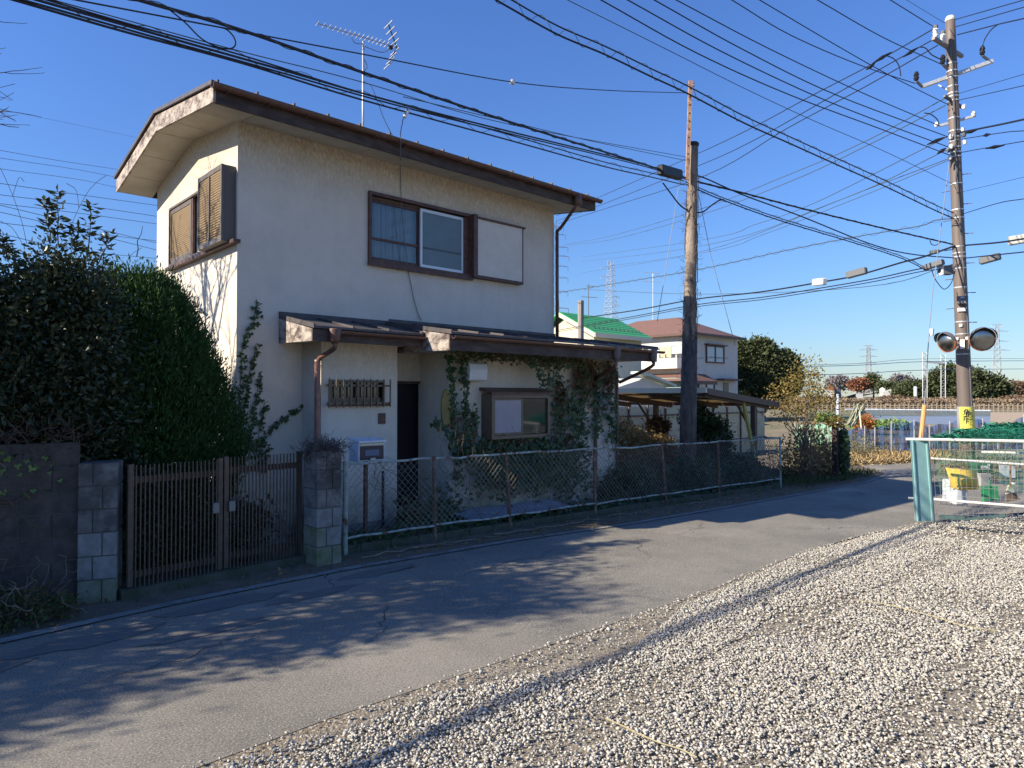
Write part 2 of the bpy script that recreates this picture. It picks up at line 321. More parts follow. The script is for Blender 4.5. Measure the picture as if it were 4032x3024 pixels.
def vine_leaves(segs, per_m, size, plane_n, width):
    P, N = [], []; pn = np.array(plane_n, float)
    side = np.cross(pn, (0,0,1)); side /= np.linalg.norm(side)
    for pl in segs:
        for a, b in zip(pl[:-1], pl[1:]):
            a = np.array(a); b = np.array(b); n = max(1, int(np.linalg.norm(b-a)*per_m)); t = rng.uniform(0,1,(n,1))
            P.append(a + (b-a)*t + side*rng.normal(0,width,(n,1)) + pn*rng.uniform(.01,.05,(n,1)) + np.array((0,0,1))*rng.normal(0,width,(n,1)))
            N.append(np.tile(pn*.6 + np.array((0,0,-.7)), (n,1)))
    return np.concatenate(P), np.concatenate(N)
def ivyleaf(name, P, size, mat, parent, nrm):       # lobed leaves, facing roughly nrm, tip down
    n = len(P); nrm = np.array(nrm, float); f = nrm + rng.normal(0,.35,(n,3)); f /= np.linalg.norm(f,axis=1)[:,None]
    d = np.array((0,0,-1.)) + rng.normal(0,.45,(n,3)); d -= f*np.sum(d*f,1)[:,None]; d /= np.linalg.norm(d,axis=1)[:,None]; u = np.cross(f, d)
    s = (size*rng.uniform(.6,1.25,n))[:,None]; shp = [(0,0),(-.18,.42),(.22,.5),(.32,.2),(.72,0),(.32,-.2),(.22,-.5),(-.18,-.42)]
    V = np.stack([P + d*s*a + u*s*b + f*s*(.14 if abs(b) > .3 else 0) for a, b in shp], 1).reshape(-1,3); i = np.arange(n)*8
    F = np.concatenate([np.stack([i, i+a, i+a+1], 1) for a in range(1,7)]); return npmesh(name, V, F, mat, parent, 'stuff')

# ================================================================== SETTING: ground, road, gravel
def sheet(name, rows, mat, dz, kind='structure'):
    # rows: list of (X, Y0, Y1) stations; follows the slope of the street
    V = []; F = []
    for X, a, b in rows: V += [(X, a, g(X)+dz), (X, b, g(X)+dz)]
    for i in range(len(rows)-1): F.append((2*i, 2*i+2, 2*i+3, 2*i+1))
    return MB().add(V, F).build(name, mat, kind=kind)
sheet('ground', [(-1500,-1500,1500),(3.5,-1500,1500),(17.5,-1500,1500),(2500,-1500,1500)], DIRT, -.012)
road = [(-30,2.9,5.9),(-6,3.25,6.0),(.7,3.42,6.12),(1.9,3.46,6.28),(3.5,3.40,6.30),(5.9,3.45,6.30),(8,3.62,6.14),(10,3.6,6.12),(12.7,3.2,6.12),(15.6,2.2,6.14),(17.5,1.2,6.2),(19.4,.2,6.4),(21,-1,7.6),(23,-2,8.0),(27,-3.5,8.0),(31,-5,8.2),(35,-7,8.2)]
sheet('road', road, ASPH, 0)
sheet('side_road', [(17.5,-40,-1.5),(21.1,-40,-1.0),(24,-40,-2.2),(27,-40,-3.6)], ASPH, .001)
lotrows = [(-12,-14,3.2),(.7,-14,3.40),(1.9,-14,3.44),(3.5,-14,3.38),(5.9,-14,3.43),(8,-14,3.60),(10,-14,3.55),(11.6,-14,3.38),(12.7,-14,3.0),(15.6,-14,2.0),(17.4,-14,1.0)]
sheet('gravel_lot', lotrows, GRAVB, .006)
# concrete edge strip, gutter apron and dark patches along the house side
sheet('kerb_strip', [(-30,5.86,5.97),(-6,5.96,6.07),(.7,6.08,6.19),(1.9,6.2,6.31),(3.5,6.24,6.35),(5.9,6.25,6.35),(8,6.09,6.19),(10,6.07,6.17),(12.7,6.07,6.16),(15.6,6.09,6.18),(17.5,6.15,6.24),(19.4,6.35,6.44)], CONC, .012)
sheet('verge', [(-30,5.97,9),(-6,6.07,9),(.7,6.19,9),(1.9,6.31,9),(3.5,6.35,9),(5.9,6.35,9),(8,6.19,9),(10,6.17,9),(12.7,6.16,9),(15.6,6.18,9),(17.5,6.24,9),(19.4,6.44,7.6)], DIRT, .006)
mb = MB()
for cx, cy, rx, ry in ((1.2,5.75,.55,.16),(2.2,5.95,.6,.13),(2.9,5.7,.45,.12),(3.7,5.98,.5,.12),(.2,5.6,.7,.2),(1.9,5.35,.5,.08)):
    pts = [(cx+rx*math.cos(a)*random.uniform(.75,1.15), cy+ry*math.sin(a)*random.uniform(.7,1.2), g(cx)+.005) for a in [k*math.pi/9 for k in range(18)]]
    mb.add(pts, [tuple(range(18))])
mb.build('tarmac_patch', PATCH, kind='structure')
random.seed(11)
for cx, cy, L, an_ in ((1.0,4.9,1.6,.1),(2.6,4.3,1.3,.9),(4.2,5.3,2.0,-.05),(6.4,4.6,1.6,.5),(7.8,5.2,2.4,.02),(3.1,5.6,1.1,1.2),(9.6,4.4,1.8,-.4)):
    a_ = an_; x, y = cx, cy; V = []; nn = 26
    for k in range(nn+1):
        wv = .0035*math.sin(math.pi*k/nn)+.001; V += [(x-math.sin(a_)*wv, y+math.cos(a_)*wv, g(x)+.0035), (x+math.sin(a_)*wv, y-math.cos(a_)*wv, g(x)+.0035)]
        a_ = an_ + random.gauss(0,.55); x += math.cos(a_)*L/nn; y += math.sin(a_)*L/nn
    MB().add(V, [(2*k,2*k+1,2*k+3,2*k+2) for k in range(nn)]).build('tarmac_crack', M('crack_dark', (.05,.047,.042), rough=1) if 'crack_dark' not in bpy.data.materials else bpy.data.materials['crack_dark'], kind='structure')
c = gnd(3365,1941); MB().lathe((c.x,c.y,c.z), [(.22,.006),(.20,.010)], 20).build('drain_cover', CONC, kind='structure')
sheet('dry_field', [(27,8.6,900),(60,-6,900),(140,-60,900),(900,-500,900)], FIELD, .02)
# stones of the lot
def ico():
    bm = bmesh.new(); bmesh.ops.create_icosphere(bm, subdivisions=1, radius=1); v = np.array([p.co[:] for p in bm.verts]); f = np.array([[q.index for q in p.verts] for p in bm.faces]); bm.free(); return v, f
IV, IF = ico()
def ymax(X): return np.interp(X, [r_[0] for r_ in lotrows], [r_[2] for r_ in lotrows])
def stones(n, x0, x1, smin, smax, edge=0):
    X = rng.uniform(x0, x1, n); hi = ymax(X); lo = np.maximum(.12*X - .7, -1.0)
    Y = lo + (hi-lo)*rng.uniform(0,1,n)
    if edge: Y = hi - np.abs(rng.normal(0,.30,n)) + .03
    # bare earth along the tarmac; thinned wheel tracks, also imitating faint cable shadows
    nz = np.sin(X*1.3+.5)*.5 + np.sin(X*2.9+Y*2.1)*.3 + np.sin(X*7.1)*.25
    wb = .07 + .42*np.exp(-((X-3.7)/.95)**2) + .10*np.exp(-((X-1.9)/.4)**2) + .05*nz
    bare = ((hi - Y) < wb) & (rng.uniform(0,1,n) < (.93 if not edge else .45))
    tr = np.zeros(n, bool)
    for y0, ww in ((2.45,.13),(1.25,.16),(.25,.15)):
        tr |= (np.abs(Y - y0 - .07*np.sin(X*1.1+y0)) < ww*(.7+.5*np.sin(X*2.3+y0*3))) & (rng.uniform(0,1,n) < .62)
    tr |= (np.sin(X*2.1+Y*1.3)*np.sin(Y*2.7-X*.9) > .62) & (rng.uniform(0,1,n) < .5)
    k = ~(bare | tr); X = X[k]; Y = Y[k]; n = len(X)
    s = smin + (smax-smin)*rng.beta(1.1,3.4,n)
    V = np.repeat(IV[None], n, 0) * (1 + rng.normal(0,.24,(n,12,1)))
    V = V * np.stack([rng.uniform(.8,1.35,n), rng.uniform(.7,1.1,n), rng.uniform(.38,.75,n)],1)[:,None,:] * s[:,None,None]
    a = rng.uniform(0,6.28,n); ca, sa = np.cos(a), np.sin(a); b = rng.normal(0,.4,n); cb, sb = np.cos(b), np.sin(b)
    x = V[...,0]*cb[:,None]-V[...,2]*sb[:,None]; z = V[...,0]*sb[:,None]+V[...,2]*cb[:,None]; y = V[...,1]
    V = np.stack([x*ca[:,None]-y*sa[:,None], x*sa[:,None]+y*ca[:,None], z],-1)
    gz = -0.02*np.clip(X-3.5,0,14); V += np.stack([X, Y, gz + .012 + rng.uniform(0,.018,n)],1)[:,None,:]
    return V.reshape(-1,3), (np.arange(n)[:,None,None]*12 + IF[None]).reshape(-1,3)
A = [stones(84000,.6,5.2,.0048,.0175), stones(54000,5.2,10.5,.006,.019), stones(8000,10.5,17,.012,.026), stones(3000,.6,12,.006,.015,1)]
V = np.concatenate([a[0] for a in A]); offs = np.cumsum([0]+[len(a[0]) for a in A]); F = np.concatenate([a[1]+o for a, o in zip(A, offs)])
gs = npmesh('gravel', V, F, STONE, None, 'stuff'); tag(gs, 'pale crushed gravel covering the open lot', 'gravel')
# fallen leaves and litter on the verge
P = np.stack([rng.uniform(-1,15,900), rng.uniform(6.2,6.85,900), np.zeros(900)],1); P[:,2] = -0.02*np.clip(P[:,0]-3.5,0,14)+.015
o = leaves('fallen_leaves', P, np.tile((0,0,.2),(900,1)), .05, LEAFT, jit=1); tag(o, 'dry leaves littering the foot of the fence', 'leaves')

# ================================================================== MAIN HOUSE
HX0, HX1, HY0, HY1 = 3.265, 8.91, 8.42, 11.66
house = empty('house', (HX0, HY0, 0), 'two storey cream stucco house with brown shallow gable roof and shuttered side window', 'house')
UW = (5.135, 6.93, 3.70, 4.62)            # upper window opening
mb = MB(); mb.holes('x', HX0, HX1, 0, 5.17, HY0, .12, [UW, (5.25, 5.97, 0, 1.955)]); mb.build('wall', STUC, house)
GW = (9.21, 10.89, 3.72, 4.53)
mb = MB().holes('y', HY0+.12, HY1, 0, 5.04, HX0, .12, [GW])
mb.prism([(HX0,HY0+.12,5.04),(HX0,HY1,5.04),(HX0,HY1,5.06),(HX0,10.0,5.36),(HX0,HY0+.12,5.175)], (.12,0,0)); mb.build('wall', STUC, house, label='sunlit gable end wall')
MB().box(HX1-.12,HX1,HY0+.12,HY1,0,5.1).box(HX0+.12,HX1-.12,HY1-.12,HY1,0,5.1).build('wall', STUC, house)
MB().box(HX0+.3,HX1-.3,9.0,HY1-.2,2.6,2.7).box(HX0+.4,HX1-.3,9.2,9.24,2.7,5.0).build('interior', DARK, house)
# roof
EX0, EX1, EY0, EY1, RY = 2.80, 9.38, 7.87, 12.02, 10.0
for ya, za, yb, zb, nm in ((EY0-.02,5.27,RY,5.58,'front'),(EY1,5.17,RY,5.58,'back')):
    mb = MB(); mb.prism([(EX0-.03,ya,za),(EX0-.03,yb,zb),(EX0-.03,yb,zb+.035),(EX0-.03,ya,za+.035)], (EX1-EX0+.06,0,0)); r_ = mb.build('roof', ROOF, house)
    mb = MB()
    for k in range(15):
        X = EX0 + .02 + k*.455
        mb.beam((X,ya,za+.05),(X,yb,zb+.05),.02,.03)
    mb.build('standing_seam', ROOF, r_)
MB().beam((EX0-.03,RY,5.625),(EX1+.03,RY,5.625),.12,.03).build('ridge_cap', ROOF, house)
MB().box(EX0,EX1,EY0,EY0+.03,5.07,5.25).build('fascia', BRN, house)
# barge boards: left one sunlit and peeling
for X, mt in ((EX0-.028,BARGE),(EX1,BRN)):
    mb = MB(); mb.prism([(X,EY0,5.075),(X,RY,5.345),(X,RY,5.56),(X,EY0,5.255)], (.028,0,0)); mb.prism([(X,RY,5.345),(X,EY1,4.96),(X,EY1,5.15),(X,RY,5.56)], (.028,0,0)); mb.build('barge_board', mt, house)
MB().beam((EX0-.045,EY0-.03,5.285),(EX0-.045,RY,5.60),.03,.045).beam((EX0-.045,EY1+.02,5.19),(EX0-.045,RY,5.60),.03,.045).build('roof_edge_trim', ROOF, house)
# soffit boards, one by one, with open joints
def soff(y): return 5.085 + (5.345-5.085)*(y-EY0)/(RY-EY0) if y < RY else 5.345 - (5.345-4.965)*(y-RY)/(EY1-RY)
ys = [EY0+.03, 8.45, 9.25, RY, 10.7, 11.4, EY1]
for a, b in zip(ys[:-1], ys[1:]):
    a += .006; b -= .006
    if b > a: MB().hexa([(EX0,a,soff(a)),(HX0+.02,a,soff(a)),(HX0+.02,b,soff(b)),(EX0,b,soff(b)),(EX0,a,soff(a)+.012),(HX0+.02,a,soff(a)+.012),(HX0+.02,b,soff(b)+.012),(EX0,b,soff(b)+.012)]).build('soffit_panel', SOFF, house)
    if b > a: MB().hexa([(HX1-.02,a,soff(a)),(EX1,a,soff(a)),(EX1,b,soff(b)),(HX1-.02,b,soff(b)),(HX1-.02,a,soff(a)+.012),(EX1,a,soff(a)+.012),(EX1,b,soff(b)+.012),(HX1-.02,b,soff(b)+.012)]).build('soffit_panel', SOFF, house)
for k in range(7):
    a = HX0+.03 + k*.8; b = min(a+.79, HX1-.03)
    MB().hexa([(a,EY0+.03,5.09),(b,EY0+.03,5.09),(b,HY0+.01,5.15),(a,HY0+.01,5.15),(a,EY0+.03,5.10),(b,EY0+.03,5.10),(b,HY0+.01,5.16),(a,HY0+.01,5.16)]).build('soffit_panel', SOFF, house)
MB().box(EX0,EX1,EY1-.03,EY1,4.97,5.15).box(EX0+.4,EX1-.4,EY0+.1,EY0+.12,5.1,5.24).build('fascia', BRN, house)
# gutter with brackets
def halfgutter(mb, x0, x1, y, z, r=.05):
    prof = [(-r*math.cos(a), -r*math.sin(a)) for a in [k*math.pi/8 for k in range(9)]]
    ol = [(x0,y+p,z+q) for p,q in prof] + [(x0,y+p*.86,z+q*.86) for p,q in reversed(prof)]
    mb.prism(ol, (x1-x0,0,0))
mb = MB(); halfgutter(mb, EX0-.06, EX1+.10, EY0-.06, 5.26, .055); gt = mb.build('gutter', GUT, house)
gbm = unitbox('gutter_bracket', GUT, 0)
for k in range(14): piece(gbm, 'bracket', gt, (EX0+.11+k*.48, EY0-.06, 5.196), (0,0,0), (.02,.12,.012))
# snow guards
sg = MB().box(-.055,.055,-.02,.0,0,.055).box(-.055,.055,-.02,.06,0,.006).box(-.055,-.049,-.02,.06,0,.05).build('snow_guard', GALV, house).data
bpy.data.objects.remove(bpy.data.objects['snow_guard'])
for k in range(15):
    X = 3.27 + k*.42; piece(sg, 'snow_guard', house, (X+0, EY0-.0, 5.312), (0,0,random.uniform(-.1,.1)), (1.3,1.3,1.5))
# downpipe at the right corner
jx = at(2275,795,Y=EY0-.06).x
mb = MB().lathe((jx,EY0-.06,5.05),[(.045,0),(.075,.03),(.075,.2)],10); mb.tube(smooth([(jx,EY0-.06,5.07),(jx-.05,EY0,4.98),(9.0,8.32,4.80),(8.93,8.36,4.72)],5),.03,8); mb.tube([(8.93,8.36,4.73),(8.93,8.36,2.8)],.03,8); mb.build('downpipe', GUT, house, smooth=True)
# upper window
x0,x1,z0,z1 = UW
win = MB().holes('x', x0-.04, x1+.04, z0-.05, z1+.045, HY0-.05, .10, [(x0,x1,z0,z1)]).build('window', FRM, house)
MB().box(x0-.06,x1+.05,HY0-.075,HY0-.03,z0-.09,z0-.05).build('sill', FRM, win)
xm = (x0+x1)/2 - .02
MB().holes('x', x0+.005, xm+.02, z0+.01, z1-.02, HY0+.06, .03, [(x0+.04,xm-.02,z0+.06,z0+.31),(x0+.04,xm-.02,z0+.345,z1-.07)]).build('sash', FRM, win)
MB().holes('x', xm, x1-.09, z0+.01, z1-.02, HY0+.015, .03, [(xm+.035,x1-.125,z0+.055,z1-.065)]).build('sash', WALU, win)
MB().box(x0+.03,xm,HY0+.072,HY0+.076,z0+.03,z1-.05).build('pane', GLS, win)
MB().box(xm+.03,x1-.12,HY0+.026,HY0+.03,z0+.05,z1-.06).build('pane', FROST, win)
MB().box(xm+.04,x1-.12,HY0+.022,HY0+.0245,z0+.30,z0+.33).build('rail', M('dark_rail', (.07,.1,.11), rough=.5), win)  # rail in one even dark blue-green
mb = MB(); n = 60
xs = [x0+.02+(xm-x0)*k/n for k in range(n+1)]; V = []
for k, X in enumerate(xs): yy = HY0+.16+.022*math.sin(k*.9)+.01*math.sin(k*2.3); V += [(X,yy,z0),(X,yy,z1)]
mb.add(V, [(2*k,2*k+2,2*k+3,2*k+1) for k in range(n)]); mb.build('curtain', CURT, win)
MB().box(x1-.09,x1,HY0+.0,HY0+.06,z0,z1).build('mullion', FRM, win)
# shutter case beside the upper window
sx0, sx1 = 7.03, 8.03
sh = MB().box(sx0,sx1,HY0-.10,HY0-.002,3.70,4.60).build('shutter_case', M('case_panel', (.70,.66,.58), (.64,.60,.52), 5, rough=.85, bump=.5, bscale=70), house)
MB().box(sx0-.08,sx0,HY0-.12,HY0-.002,3.66,4.66).build('post', FRM, sh)
MB().box(sx0,sx1+.05,HY0-.13,HY0-.002,4.602,4.63).box(sx0,sx1+.01,HY0-.115,HY0-.002,3.655,3.698).box(sx1,sx1+.012,HY0-.11,HY0-.002,3.70,4.60).build('trim', FRM, sh)
# gable window with louvre shutters
y0,y1,z0,z1 = GW
gw = MB().holes('y', y0-.03, y1+.03, z0-.04, z1+.03, HX0-.05, .1, [(y0,y1,z0,z1)]).build('window', BRZ, house, label='gable window with louvred shutters')
MB().box(HX0-.09,HX0-.0,y0-.9,y1+.06,z0-.085,z0-.045).build('sill', FRM, gw)
MB().box(HX0+.03,HX0+.05,y0,y1,z0,z1).build('pane', M('pale_screen', (.5,.49,.42), rough=.6), gw)
def louvre(X, ya, yb, za, zb, n, parent, mid=False):
    fr = MB().holes('y', ya, yb, za, zb, X, .03, [(ya+.035,yb-.035,za+.06,zb-.06)]).build('shutter', BRZ, parent)
    if mid: MB().box(X-.004,X+.026,(ya+yb)/2-.012,(ya+yb)/2+.012,za+.06,zb-.06).build('mullion', BRZ, fr)
    me = None
    for k in range(n):
        z = za+.06 + (zb-za-.12)*(k+.5)/n
        if me is None:
            o = MB().obox(Vector((0,0,0)), .019, yb-ya-.07, .004, ry=R(62)).build('slat', M('tan_slat', (.40,.29,.17), (.33,.24,.15), 20, rough=.6), None); me = o.data; bpy.data.objects.remove(o)
        piece(me, 'slat', fr, (X+.013, (ya+yb)/2, z))
    MB().box(X+.024,X+.029,ya+.03,yb-.03,za+.05,zb-.05).build('backing', DARK, fr)  # near-black sheet stands in for shade in the gaps between slats
louvre(HX0-.035, 9.98, y1-.01, z0+.01, z1-.01, 24, gw)
MB().box(HX0-.03,HX0+.0,9.93,9.975,z0,z1).build('stile', FRM, gw)
bx = MB().box(3.11,HX0-.003,8.47,8.50,3.69,4.57).box(3.11,HX0-.003,8.47,9.28,4.57,4.60).box(3.11,HX0-.003,8.47,9.28,3.66,3.69).box(3.11,HX0-.003,9.25,9.28,3.69,4.57).build('shutter_case', M('dark_bronze', (.12,.10,.085), rough=.5), house)
louvre(3.085, 8.46, 9.29, 3.66, 4.60, 26, bx, True)
# vent plugs and stains on the upper wall are left to the material
# ---- annex (front, single storey)
AY1, AX0, AX1, AY2, AX2 = 7.90, 4.12, 5.25, 7.70, 9.79
z0g = -.02
ann = STUC2
GR = (at(1304,1540,Y=7.9).x, at(1503,1540,Y=7.9).x, 1.70, 1.95)
MB().holes('x', AX0, AX1, -.1, 2.46, AY1, .1, [GR]).build('wall', ann, house)
MB().box(AX0,AX0+.1,AY1+.1,HY0-.002,-.1,2.6).build('wall', ann, house)
MB().box(AX1-.1,AX1,AY1+.1,HY0-.002,-.1,2.46).build('wall', ann, house)
MB().box(5.98,6.08,AY2+.1,HY0-.002,-.1,2.5).build('wall', ann, house)
BX0 = at(1937,1630,Y=7.46).x; BX1 = at(2165,1630,Y=7.46).x; BW = (BX0+.05, BX1-.05, 1.18, 1.80)
MB().holes('x', 5.98, AX2, -.2, 2.46, AY2, .1, [BW]).build('wall', ann, house)
MB().box(AX2-.1,AX2,AY2+.1,11,-.25,2.6).box(HX1+.002,AX2-.1,10.9,11,-.25,2.6).build('wall', ann, house)
MB().box(AX1,5.98,HY0-.03,HY0-.003,1.957,2.46).build('wall', ann, house)
MB().box(5.3,5.97,HY0-.05,HY0-.015,1.957,1.99).build('lintel', FRM, house)
MB().box(AX0-.03,AX1,AY1-.02,AY1-.002,-.1,.12).box(5.98,AX2,AY2-.02,AY2-.002,-.2,.0).build('plinth', CONC, house)
dr = MB().box(5.27,5.955,HY0+.03,HY0+.07,0.02,1.94).build('door', BLK, house)
MB().holes('x', 5.25,5.975,.0,1.957,HY0+.0,.10,[(5.28,5.945,.02,1.93)]).build('frame', BLK, dr)
mb = MB()
for k in range(4): mb.box(5.5,5.9,HY0+.022,HY0+.03,.15+k*.44,.5+k*.44)
mb.build('panel', BLK, dr)
p = at(1552,1690,Y=HY0); MB().box(p.x-.03,p.x+.035,HY0-.02,HY0+.03,p.z-.09,p.z+.09).build('handle', WALU, dr)
# porch roof, section one and two
def lowroof(X0, X1, Yf, zf, Yb, zb, fb, name):
    r_ = MB().prism([(X0,Yf-.03,zf),(X0,Yb,zb),(X0,Yb,zb+.03),(X0,Yf-.03,zf+.03)], (X1-X0,0,0)).build('roof', ROOF, house)
    mb = MB()
    n = int((X1-X0)/.42)
    for k in range(n+1): X = X0+.01+k*(X1-X0-.02)/n; mb.beam((X,Yf-.03,zf+.043),(X,Yb,zb+.043),.018,.026)
    mb.build('standing_seam', ROOF, r_)
    MB().box(X0+.0,X1,Yf,Yf+.025,fb,zf-.005).build('fascia', BRN, house)
    o = MB().prism([(X0,Yf+.026,fb),(X0,Yb,fb+.02),(X0,Yb,zb-.002),(X0,Yf+.026,zf-.003)], (.02,0,0)).build('barge_board', BARGE, house)
    MB().box(X0+.022,X1-.02,Yf+.027,Yb,fb+.03,fb+.045).build('soffit_panel', SOFF, house)
    mb = MB(); halfgutter(mb, X0+.25 if name == 1 else X0+.02, X1+(.02 if name == 1 else .12), Yf-.05, zf-.02, .042); mb.build('gutter', GUT, house)
lowroof(3.80, 5.38, 7.50, 2.575, HY0-.003, 2.76, 2.425, 1)
lowroof(5.40, 9.92, 6.93, 2.565, HY0-.003, 2.79, 2.36, 2)
MB().prism([(HX1+.003,HY0,2.79),(HX1+.003,11.1,2.95),(HX1+.003,11.1,2.98),(HX1+.003,HY0,2.82)], (1.0,0,0)).build('roof', ROOF, house)
MB().box(3.80,5.45,HY0-.035,HY0-.002,2.76,2.85).box(5.45,HX1,HY0-.035,HY0-.002,2.79,2.88).build('flashing', ROOF, house)
# downpipes
hx = at(1318,1325,Y=7.45).x; px_ = at(1250,1500,Y=7.84).x
mb = MB().lathe((hx,7.45,2.40),[(.04,0),(.07,.04),(.075,.17),(.07,.18)],10); mb.tube(smooth([(hx,7.45,2.42),(hx,7.47,2.34),(px_+.03,7.82,2.25),(px_,7.84,2.19)],5),.03,8); mb.build('downpipe_elbow', GUT, house, smooth=True)
mb = MB().tube([(px_,7.84,2.20),(px_,7.84,.0)],.036,10)
for z in (2.14,1.72,1.12,.6): mb.lathe((px_,7.84,z),[(.041,0),(.041,.018)],10)
mb.build('downpipe', COPP, house, smooth=False)
for (xa,ya),(xb,yb) in (((2425,1440),(2345,1490)),((2570,1440),(2440,1505))):
    a = at(xa,ya,Y=6.9); b = at(xb,yb,Y=7.62 if xa < 2500 else 7.7)
    MB().tube(smooth([(a.x,6.88,2.5),(a.x,6.9,2.38),tuple(a+Vector((-.02,.02,-.02))),tuple(b)],4),.03,8).build('downpipe', GUT, house, smooth=True)
    MB().lathe((a.x,6.88,2.36),[(.035,0),(.06,.05),(.065,.2)],8).build('gutter_funnel', M('grey_gutter_funnel', (.14,.12,.115), rough=.6), house)
b = at(2430,1500,Y=7.66); MB().tube([(9.74,7.66,2.2),(9.74,7.66,-.15)],.028,8).build('downpipe', GUT, house)
b = at(2345,1490,Y=7.66); MB().tube([(b.x,7.66,b.z),(b.x,7.66,-.1)],.028,8).build('downpipe', GUT, house)
# grille window
gwn = MB().holes('x', GR[0]-.03, GR[1]+.03, GR[2]-.03, GR[3]+.03, AY1-.03, .08, [GR]).build('window', BRZ, house, label='small barred window')
MB().box(GR[0],GR[1],AY1+.03,AY1+.035,GR[2],GR[3]).build('pane', DKG, gwn)
MB().box((GR[0]+GR[1])/2-.015,(GR[0]+GR[1])/2+.015,AY1+.01,AY1+.028,GR[2],GR[3]).box(GR[0],GR[1],AY1+.01,AY1+.027,GR[2],GR[2]+.05).build('sash', BRZ, gwn)
MB().box(GR[0]-.06,GR[1]+.1,AY1-.06,AY1-.031,GR[2]-.06,GR[2]-.035).build('sill', FRM, gwn)
gx0 = at(1296,1540,Y=AY1-.1).x; gx1 = at(1536,1540,Y=AY1-.1).x; zt = at(1296,1489,Y=AY1-.1).z; zb = at(1296,1606,Y=AY1-.1).z
grl = MB().box(gx0-.02,gx1+.02,AY1-.09,AY1-.075,zt-.10,zt-.075).box(gx0-.02,gx1+.02,AY1-.09,AY1-.075,zb+.04,zb+.065).box(gx0,gx0+.02,AY1-.075,AY1-.002,zt-.1,zt-.08).box(gx1-.06,gx1-.04,AY1-.075,AY1-.002,zt-.1,zt-.08).build('grille', BRZ, house)
bar = unitbox('grille_bar', BRZ, .1)
for k in range(10): piece(bar, 'bar', grl, (gx0+(gx1-gx0)*k/9, AY1-.105, (zt+zb)/2), (0,0,0), (.014,.02,zt-zb))
a = at(1489,1627,Y=AY1); b = at(1515,1668,Y=AY1); MB().box(a.x,b.x,AY1-.02,AY1-.001,b.z,a.z).build('name_plate', FRM, house)
# bay window
bxo = (BX0, BX1, 1.14, 1.80)
bay = MB().holes('x', bxo[0],bxo[1],bxo[2],bxo[3],7.46,.04,[(bxo[0]+.04,bxo[1]-.04,bxo[2]+.05,bxo[3]-.06)]).box(bxo[0],bxo[0]+.03,7.5,AY2-.002,bxo[2],bxo[3]).box(bxo[1]-.03,bxo[1],7.5,AY2-.002,bxo[2],bxo[3]).box(bxo[0]+.03,bxo[1]-.03,7.5,AY2-.002,bxo[2],bxo[2]+.03).build('bay_window', BRZ, house)
MB().prism([(bxo[0]-.04,7.42,1.80),(bxo[0]-.04,AY2-.002,1.86),(bxo[0]-.04,AY2-.002,1.90),(bxo[0]-.04,7.42,1.83)], (bxo[1]-bxo[0]+.12,0,0)).build('canopy', FRM, bay)
xm = (bxo[0]+bxo[1])/2+.02
MB().holes('x', bxo[0]+.045, xm+.015, bxo[2]+.055, bxo[3]-.065, 7.475, .015, [(bxo[0]+.075,xm-.01,bxo[2]+.09,bxo[3]-.09)]).build('sash', BRZ, bay)
MB().box(bxo[0]+.07,xm,7.482,7.486,bxo[2]+.08,bxo[3]-.08).build('pane', M('grey_blue_pane', (.30,.31,.37), (.24,.25,.31), 3, rough=.12, spec=.6), bay)
MB().box(xm,bxo[1]-.05,7.492,7.496,bxo[2]+.06,bxo[3]-.07).build('pane', M('dark_green_pane', (.02,.035,.03), rough=.05, spec=.8), bay)
MB().box(bxo[0]+.05,xm+.02,7.53,7.54,bxo[2]+.04,bxo[3]-.06).build('screen', M('blue_grey_blind', (.42,.42,.50), rough=.8), bay)
# hood vent
a = at(1851,1440,Y=AY2); b = at(1936,1516,Y=AY2-.12)
prof = [(0,0),(-.14,0),(-.17,.02),(-.19,.16),(-.17,.24),(-.10,.29),(0,.30)]
MB().prism([(6.22,AY2-.002+p,2.02-.03+q) for p,q in prof], (.33,0,0)).build('hood_vent', WPL, house, bevel=.004)
a = at(2360,1571,Y=AY2-.12); b = at(2405,1634,Y=AY2-.12)
mbx = MB().box(a.x,b.x,AY2-.12,AY2-.002,b.z,a.z).build('meter_box', GREYB, house, bevel=.008)
MB().lathe(((a.x+b.x)/2,AY2-.12,(a.z+b.z)/2),[(.06,0),(.06,.02),(.04,.035)],14,(0,-1,0)).build('dial', DKG, mbx)
# wire down the facade
wl = [at(x,y,Y=HY0-.02) for x,y in ((1577,640),(1577,700),(1583,850),(1590,930),(1600,1000),(1607,1065),(1618,1120),(1630,1180),(1648,1240),(1660,1262))]
MB().tube([at(1578,555,Y=EY0-.13)]+[at(1577,620,Y=EY0-.02)]+smooth(wl,3),.006,4).build('loose_wire', GREYB, house)

# ---- things on the house
an = empty('television_antenna', (at(1430,500,Y=9.9).x, 9.9, 5.58), 'silver television aerial on a thin mast above the main roof', 'antenna')
mx = at(1430,300,Y=9.9).x; top = at(1430,162,Y=9.9).z
MB().tube([(mx,9.9,5.55),(mx,9.9,top)],.019,8).build('mast', GALV, an, smooth=True)
MB().beam((mx-.18,9.7,5.56),(mx,9.9,5.9),.015,.015).beam((mx+.18,9.7,5.56),(mx,9.9,5.9),.015,.015).beam((mx,10.2,5.6),(mx,9.9,5.9),.015,.015).build('mast_stay', GALV, an)
Dm = (Vector((mx,9.9,7))-C0).dot(FW)
bL = at(1250,92,D=Dm-.45); bR = at(1562,187,D=Dm+.35); bd = (bR-bL).normalized(); side = bd.cross(Vector((0,0,1))).normalized()
MB().beam(bL,bR,.014,.014).build('boom', GALV, an)
er = MB().tube([-side*.085, side*.085], .005, 4).build('rod', GALV, None); em = er.data; bpy.data.objects.remove(er)
n = 18
